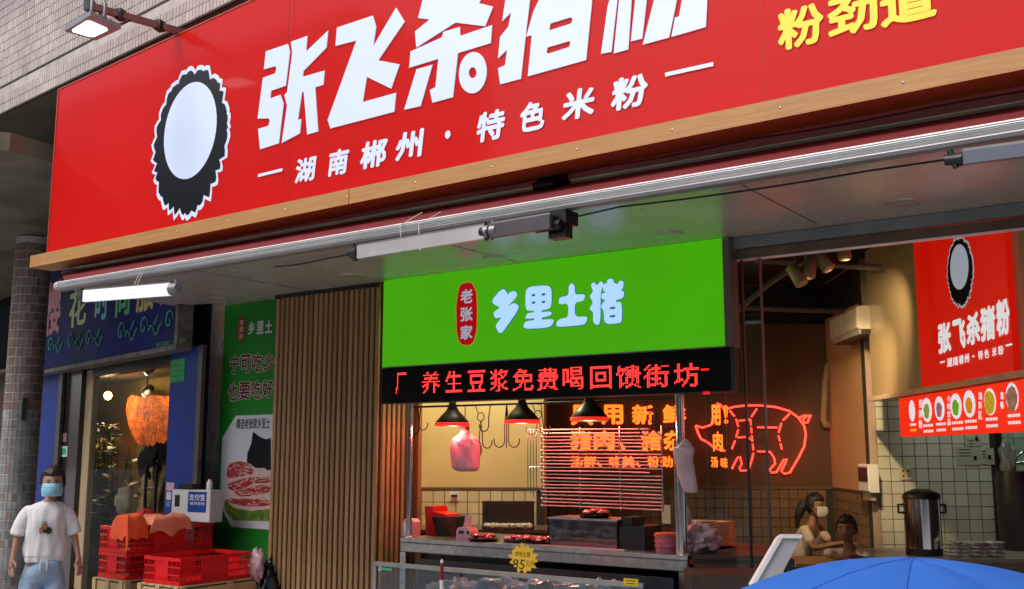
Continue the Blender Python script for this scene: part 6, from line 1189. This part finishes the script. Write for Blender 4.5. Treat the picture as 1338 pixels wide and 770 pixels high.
def head(fr, c, t, mask=True, hair='short', sc=1.0, f=None, mk=None, M_s=None):
    H = Fr(c, f or fr.f); M_s = M_s or M_skin
    g = MB(); g.blob(H.o, (.072 * sc, .09 * sc, .112 * sc), .0, 1, 0, nu=28, nv=20)
    def q(v):
        d = v - H.o; x, y, z = d.dot(H.r), d.dot(H.f), d.z; k = 1 - max(0, -z / sc - .03) * 1.7; x *= k
        if y > 0: y *= (1 - max(0, -z / sc - .05) * 1.5)
        e = math.exp(-((x / .018) ** 2) - ((z + .012) / .03) ** 2); y += .018 * e * (y > 0)
        for sx_ in (-1, 1): e = math.exp(-(((x - sx_ * .03) / .014) ** 2) - ((z - .012) / .012) ** 2); y -= .008 * e * (y > 0)
        return H(x, y, z)
    R0 = Matrix((H.r, H.f, Vector((0, 0, 1)))).transposed(); g.v = [q(H.o + R0 @ (v - H.o)) for v in g.v]
    hd = g.build('head', M_s, t)
    for s in (-1, 1): b = MB(); b.blob(H(s * .074 * sc, -.005, -.005), (.012, .02, .03), .1, 2, 1, nu=10, nv=8); b.build('ear', M_s, hd)
    for s in (-1, 1): b = MB(); b.blob(H(s * .030 * sc, .080 * sc, .012), (.012, .010, .006), 0, 1, 0, nu=12, nv=8); b.build('eye', M_black, hd); b = MB(); b.tube([H(s * .017, .087 * sc, .030), H(s * .032, .086 * sc, .034), H(s * .047, .078 * sc, .028)], .0035, 5); b.build('eyebrow', M_hair, hd)
    hb = MB(); nu, nv = 40, 22; vs = []
    for j in range(nv + 1):
        ph = math.pi * j / nv - math.pi / 2
        for i in range(nu):
            th = 6.2832 * i / nu; d = Vector((math.cos(ph) * math.cos(th), math.cos(ph) * math.sin(th), math.sin(ph)))
            face = max(0, min(1, (d.y - .18) / .15)) * max(0, min(1, (.40 + .1 * abs(d.x) - d.z) / .08)); k = 1 + .07 * noise.noise(d * 4) + .05 * noise.noise(Vector((d.x * 16, d.y * 16, d.z * 4))); k *= 1 - .30 * face
            low = 1 if d.z > -.35 else 1 - .35 * min(1, (-.35 - d.z) / .4)
            vs.append(H(d.x * .094 * k * low * sc, (d.y * .108 * k - .012) * sc, (d.z * (.132 if d.z > 0 else .105) * k + .012) * sc))
    hb.add(vs, [(j * nu + i, j * nu + (i + 1) % nu, (j + 1) * nu + (i + 1) % nu, (j + 1) * nu + i) for j in range(nv) for i in range(nu)], 0, True); hb.build('hair', M_hair, hd)
    if mask:
        mb2 = MB(); vs = []; 
        for j in range(9):
            for i in range(15):
                a = (i / 14 - .5) * 2.5; z = .004 - j / 8 * .098; wv = .082 * (1 - .10 * abs(j - 4) / 4); bulge = .020 * math.sin(math.pi * (j + .7) / 9.5) * math.cos(a * .6); pleat = .002 * (j % 2)
                vs.append(H(math.sin(a) * wv * sc, (math.cos(a) * (.092 + bulge) + .012 + pleat) * sc, z * sc))
        mb2.add(vs, [(j * 15 + i, j * 15 + i + 1, (j + 1) * 15 + i + 1, (j + 1) * 15 + i) for j in range(8) for i in range(14)], 0, True); mb2.build('face_mask', mk or M_mask, t)
        for z in (-.025, -.048, -.068): pl_ = MB(); pl_.tube([H(math.sin(a_) * .083 * sc, (math.cos(a_) * .108 + .014) * sc, z * sc) for a_ in [(-1.05 + .15 * q_) for q_ in range(15)]], .0016, 4); pl_.build('mask_pleat', mk or mat('mask pleat', (.20, .46, .62), .8), t)
        l = MB()
        for s in (-1, 1):
            for z in (-.0, -.075): l.tube([H(s * .076, .05, z), H(s * .080, -.008, -.0)], .0015, 4)
        l.build('ear_loop', M_white, t)
def hand(V, E, Rd, iw, wrist, d, side, up_, spread=.35, ln=.075, curl=.3):   # adds palm + fingers to a skin skeleton
    d = Vector(d).normalized(); side = Vector(side).normalized(); up_ = Vector(up_).normalized(); k = len(V); palm = wrist + d * .045; V.append(palm); Rd.append((.022, .015)); E.append((iw, k)); kn = k; k += 1
    for j in range(4):
        o = (j - 1.5) / 1.5; L_ = ln * (.85, 1, .95, .75)[j]; a = wrist + d * .082 + side * o * .024; b_ = a + (d + side * o * spread * .6 + up_ * curl * .5).normalized() * L_ * .55; c = b_ + (d + side * o * spread * .6 + up_ * curl).normalized() * L_ * .45
        V += [a, b_, c]; Rd += [.0095, .0085, .0065]; E += [(kn, k), (k, k + 1), (k + 1, k + 2)]; k += 3
    a = wrist + d * .025 + side * -.030; b_ = a + (d * .5 - side * .7).normalized() * .03 ; c = b_ + (d - side * .35).normalized() * .028; V += [a, b_, c]; Rd += [.011, .0095, .0075]; E += [(iw, k), (k, k + 1), (k + 1, k + 2)]
# ---- standing woman at the left
fo = L3((67 - 669) / 1365 * 9.1, 9.1); fr = Fr((fo.x, fo.y, 0), (-fo.x, -fo.y, 0)); fr.f = Vector((-fo.x, -fo.y, 0)).normalized(); fr.r = -fr.f.cross(Vector((0, 0, 1))).normalized()
if fr.r.dot(RT) < 0: fr.r = -fr.r
pw_ = thing('person', 'woman in white printed shirt, pale jeans and blue face mask standing at the far left', 'person', (fo.x, fo.y, 0))
V = [fr(0, 0, .80), fr(0, 0, .92), fr(.0, 0, 1.06), fr(0.005, 0, 1.20), fr(.015, .0, 1.265), fr(.025, .012, 1.34)]
E = [(0, 1), (1, 2), (2, 3), (3, 4), (4, 5)]; Rd = [(.095, .07), (.10, .075), (.115, .08), (.085, .06), (.05, .05), (.045, .045)]
for s, P in ((-1, [(-.145, 0, 1.185), (-.215, .0, .99), (-.245, .05, .80)]), (1, [(.145, 0, 1.185), (.225, -.01, .99), (.275, .06, .785)])):
    k = len(V); V += [fr(*p) for p in P]; Rd += [(.048, .048), (.034, .034), (.023, .020)]; E += [(3, k), (k, k + 1), (k + 1, k + 2)]; hand(V, E, Rd, k + 2, V[k + 2], fr.f * .15 + fr.r * (.12 if s > 0 else -.02) + Vector((0, 0, -1)), fr.r * (1 if s > 0 else -1) * .6 + fr.f * -.8, fr.f * .6 - fr.r * s * .5, .5 if s > 0 else .2, .07, .35)
for s in (-1, 1): k = len(V); V += [fr(s * .085, 0, .70), fr(s * .105, .01, .42), fr(s * .115, -.01, .09), fr(s * .12, .11, .035)]; Rd += [(.078, .08), (.055, .055), (.036, .036), (.038, .028)]; E += [(0, k), (k, k + 1), (k + 1, k + 2), (k + 2, k + 3)]
skin('body', V, E, Rd, M_skin, pw_)
head(fr, fr(.028, .02, 1.425), pw_, True, sc=1.12)
def loft(secs, m, parent, name, fr, n=32, fold=.006, seed=0, label=None):    # (cx, cy, z, rx, ry)
    g = MB(); vs = []
    for j, (cx_, cy_, z, rx, ry) in enumerate(secs):
        for i in range(n):
            a = 6.2832 * i / n; q = 1 + fold / max(rx, .05) * (.8 * math.sin(4 * a + z * 22 + 2 * noise.noise(Vector((math.cos(a) * 2, z * 5, seed)))) * max(0, min(1, (1.15 - z) * 4)) * .45 + noise.noise(Vector((math.cos(a) * 3, math.sin(a) * 3, z * 6 + seed))) + .6 * noise.noise(Vector((math.cos(a) * 7, math.sin(a) * 7, z * 3 + seed)))); vs.append(fr(cx_ + rx * q * math.copysign(abs(math.cos(a)) ** .85, math.cos(a)), cy_ + ry * q * math.sin(a), z))
    m_ = len(secs); g.add(vs, [(j * n + i, j * n + (i + 1) % n, (j + 1) * n + (i + 1) % n, (j + 1) * n + i) for j in range(m_ - 1) for i in range(n)], 0, True); return g.build(name, m, parent, label)
def dens(secs, k=4):
    o = []
    for a, b_ in zip(secs, secs[1:]):
        for i in range(k): o.append(tuple(a[q] + (b_[q] - a[q]) * i / k for q in range(5)))
    return o + [secs[-1]]
def pshirt(v):
    n = noise.noise(v * 9) * .014 + (abs(noise.noise(Vector((v.x * 7, v.y * 7, v.z * 16)))) - .2) * .022
    return v + fr.f * n
for s_ in (-1, 1):
    sk = [fr(s_ * .105, 0, 1.20), fr(s_ * .155, 0, 1.195), fr(s_ * .195 , -.002, 1.10), fr(s_ * (.222 if s_ > 0 else .216), .0, 1.015), fr(s_ * (.232 if s_ > 0 else .222), .0, .985)]
    skin('sleeve', sk, [(0, 1), (1, 2), (2, 3), (3, 4)], [(.05, .06), (.060, .064), (.062, .066), (.070, .068), (.076, .070)], M_shirt, pw_, 2, post=pshirt)
loft(dens([(0, 0, .765, .142, .103), (0, 0, .772, .154, .113), (0, 0, .80, .158, .117), (0, 0, .812, .158, .117), (0, 0, .818, .164, .121), (0, 0, .86, .166, .122), (0, 0, 1.0, .156, .118), (0, 0, 1.12, .162, .119), (0, 0, 1.18, .168, .110), (.003, 0, 1.215, .165, .10), (.008, 0, 1.242, .135, .088), (.014, .0, 1.262, .095, .076), (.016, .0, 1.272, .068, .066), (.016, .0, 1.266, .058, .056)], 4), M_shirt, pw_, 'shirt', fr, fold=.019, n=64)
# printed figure on the shirt front
hit = lambda x, z: fr(x, .137, z)
def patch(pts, m, name, y): g = MB(); g.add([fr(x, y - abs(x + .02) * .12, z) for x, z in pts], [list(range(len(pts)))]); g.build(name, m, pw_)
def dec(cx_, cz, rx, rz, m, name, y, n=14): patch([(cx_ + rx * math.cos(6.2832 * k / n) * (1 + .15 * math.sin(k * 2.3)), cz + rz * math.sin(6.2832 * k / n)) for k in range(n)], m, name, y)
M_pk = mat('print black', (.015, .013, .015), .7); M_ps = mat('print brown', (.30, .16, .10), .7); M_pgy = mat('print grey', (.4, .4, .42), .7)
for a in ((-.010, 1.075, .022, .03, M_ps, 'print_figure', .148), (-.005, 1.045, .045, .028, M_pk, 'print_figure', .1465), (-.038, 1.035, .015, .030, M_ps, 'print_figure', .1485), (.022, 1.032, .028, .026, M_pk, 'print_figure', .149), (-.008, 1.105, .018, .012, M_pgy, 'print_figure', .1475)): dec(*a)
# trousers
tk = [fr(0, 0, .83), fr(0, 0, .73), fr(-.088, 0, .62), fr(-.11, .012, .42), fr(-.125, 0, .08), fr(.088, 0, .62), fr(.108, .012, .42), fr(.125, 0, .08)]
skin('trousers', tk, [(0, 1), (1, 2), (2, 3), (3, 4), (1, 5), (5, 6), (6, 7)], [(.155, .112), (.158, .118), (.105, .105), (.09, .09), (.08, .08), (.105, .105), (.09, .09), (.08, .08)], M_jean, pw_, 3, post=pshirt)
for s in (-1, 1): g = MB(); g.tube([fr(s * .02, .125, .80), fr(s * .03, .135, .76), fr(s * .025, .132, .70)], .004, 5); g.build('drawstring', M_white, pw_)
ring_ = [fr(.016 + .062 * math.cos(k * .3142), .060 * math.sin(k * .3142), 1.270 - .010 * math.sin(k * .3142)) for k in range(20)]; g = MB(); g.tube(ring_, .007, 6, closed=True); g.build('collar', M_shirt, pw_)
g = MB()
for s in (-1, 1): g.blob(fr(s * .125, .05, .045), (.05, .05, .045), .05, 2, 3); g.blob(fr(s * .128, .12, .04), (.045, .045, .035), .05, 2, 4)
g.build('shoes', M_black, pw_)
# ---- two seated people at the table inside
M_uni = mat('peach work shirt', (.66, .52, .44), .85, var=.06, scale=5, bump=.2)
def seated(label, px, s, ztop, lean, fdir, mask, shade):
    fo = DR * s + UR * (s * math.tan(rel(px))); t = thing('person', label, 'person', (fo.x, fo.y, 0)); f = Fr((fo.x, fo.y, 0), fdir); f.r = -f.f.cross(Vector((0, 0, 1)))
    if f.r.dot(RT) < 0: f.r = -f.r
    h = ztop - .13; V = [f(0, -.05, .50), f(0, -.04 + lean * .3, .72), f(0, lean * .8, h - .26), f(0, lean, h - .16), f(0, lean * 1.15, h - .07)]; E = [(0, 1), (1, 2), (2, 3), (3, 4)]; Rd = [(.13, .11), (.11, .09), (.09, .07), (.05, .05), (.042, .042)]
    for q in (-1, 1):
        k = len(V); sh = f(q * .14, lean * .85, h - .225); el = f(q * .20, lean + .10, max(.74, h - .46)); wr = f(q * .08, lean + .32, .80); V += [sh, el, wr]; Rd += [(.042, .042), (.034, .034), (.024, .022)]; E += [(2, k), (k, k + 1), (k + 1, k + 2)]; hand(V, E, Rd, k + 2, wr, f.f + f.r * -q * .4, f.r * q, Vector((0, 0, -1)), .3, .07, .4)
        k = len(V); V += [f(q * .10, .05, .50), f(q * .12, .42, .50), f(q * .12, .42, .08), f(q * .12, .54, .04)]; Rd += [(.08, .08), (.06, .06), (.04, .04), (.04, .03)]; E += [(0, k), (k, k + 1), (k + 1, k + 2), (k + 2, k + 3)]
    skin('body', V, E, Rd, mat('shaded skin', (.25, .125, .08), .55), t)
    sv = [f(0, -.05, .55), f(0, -.04 + lean * .3, .72), f(0, lean * .85, h - .235)]; skin('work_shirt', sv + [f(-.13, lean * .85, h - .225), f(-.195, lean + .08, max(.78, h - .41)), f(.13, lean * .85, h - .225), f(.195, lean + .08, max(.78, h - .41))], [(0, 1), (1, 2), (2, 3), (3, 4), (2, 5), (5, 6)], [(.165, .135), (.15, .12), (.105, .085), (.056, .056), (.055, .055), (.056, .056), (.055, .055)], M_uni, t, 2)
    skin('trousers', [f(0, -.05, .5), f(-.10, .05, .50), f(-.12, .40, .50), f(-.12, .42, .1), f(.10, .05, .50), f(.12, .40, .5), f(.12, .42, .1)], [(0, 1), (1, 2), (2, 3), (0, 4), (4, 5), (5, 6)], [(.15, .12), (.1, .1), (.085, .085), (.07, .07), (.1, .1), (.085, .085), (.07, .07)], mat('dark trousers', (.03, .03, .04), .8), t, 2)
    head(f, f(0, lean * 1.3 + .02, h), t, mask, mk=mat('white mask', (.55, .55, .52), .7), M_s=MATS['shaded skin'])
    b = MB()
    if mask: b.tube([f(-.05, lean * 1.3 - .08, h + .04), f(-.085, lean * 1.2 - .10, h - .03), f(-.10, lean * .9 - .10, h - .12), f(-.11, lean * .8 - .10, h - .22)], [.05, .05, .036, .012], 10)
    else: b.blob(f(-.07, lean * 1.3 - .09, h + .0), (.05, .05, .045), .15, 3, 4)
    b.build('hair_tail' if mask else 'hair_bun', M_hair, t)
    ch_ = thing('stool', 'plain dark stool under the seated ' + ('masked worker' if mask else 'bowed worker'), 'stool', (fo.x, fo.y, 0)); g = MB(); c = f(0, -.05, 0); MB().lathe((c.x, c.y, .37), [(.17, 0), (.17, .04)], 20).build('seat', M_black, ch_)
    for q in range(4): a = q * 1.5708 + .78; MB().tube([(c.x + .13 * math.cos(a), c.y + .13 * math.sin(a), .369), (c.x + .17 * math.cos(a), c.y + .17 * math.sin(a), 0.01)], .012, 6).build('leg', M_blackmetal, ch_)
s1 = 11.0; s2_ = 9.9
seated('seated worker with white face mask and dark ponytail under the neon pig', 1046, s1, 1.7 - 53 / 1365 * s1, .10, UR * .75 - DR * .65, True, 0)
seated('seated worker with head bowed low right of the masked worker', 1110, s2_, 1.7 - 78 / 1365 * s2_, .22, UR * -.45 - DR * .9, False, 0)
tc_ = DR * 9.3 + UR * (9.3 * math.tan(rel(1092))); tp = Pl(tc_[:2], RA); tt = thing('dining_table', 'light wooden table in front of the two seated workers', 'table', (tc_.x, tc_.y, 0))
g = MB(); g.box(tp, -.45, .45, .74, .77, -.35, .30); g.build('table_top', wood('light table wood', (.35, .22, .10), (.45, .30, .16)), tt)
for x in (-.4, .36):
    for y in (-.3, .22): g = MB(); g.box(tp, x, x + .04, 0.01, .739, y, y + .04); g.build('leg', M_blackmetal, tt)

# ================================================================ SMALL FIXINGS under the canopy
g = MB(); P = [(-6.3, 5.6, 3.172), (-5.6, 5.5, 3.15), (-4.9, 5.42, 3.168), (-4.0, 5.40, 3.14), (-3.0, 5.38, 3.168), (-1.5, 5.36, 3.15), (.6, 5.36, 3.17)]
D = []
for a, b_ in zip(P, P[1:]):
    for k in range(8): D.append(Vector(a).lerp(Vector(b_), k / 8) - Vector((0, 0, .012 * math.sin(k * math.pi / 8))))
g.tube(D, .006, 5); g.build('black_cable', M_black, None, 'thin black cable sagging along the front of the glossy soffit', 'cable')
g = MB(); g.tube([FP(5.03).W(-8.3 + .3 * k, 3.325 - .012 * abs(math.sin(k * .9)), .012) for k in range(30)], .005, 5); g.build('grey_cable', mat('grey cable', (.12, .12, .12), .6), None, 'grey cable clipped along the board beneath the sign trim', 'cable')
M_jt = mat('soffit joint', (.06, .055, .05), .8)
for x in (-7.0, -4.6, -2.2, .2): g = MB(); g.slab([(x, 5.325), (x + .006, 5.325), (x + .006, 6.6), (x, 6.6)], 3.1775, 3.1795); g.build('panel_joint', M_jt, soffit)
for x in [-8.0 + .6 * k for k in range(15)]:
    for y in (5.42, 6.5): MB().lathe((x, y, 3.1785), [(.0001, -.003), (.006, -.002), (.007, .001)], 8).build('screw', M_steel, soffit)
for k in range(16):
    x = -8.1 + .58 * k; z = 3.295 + (x + 8.3) * .0088; MB().lathe(SG.W(x, z, .1), [(.007, 0), (.006, .002), (.0001, .003)], 8, axis=(0, -1, 0)).build('screw', M_steel, sign)
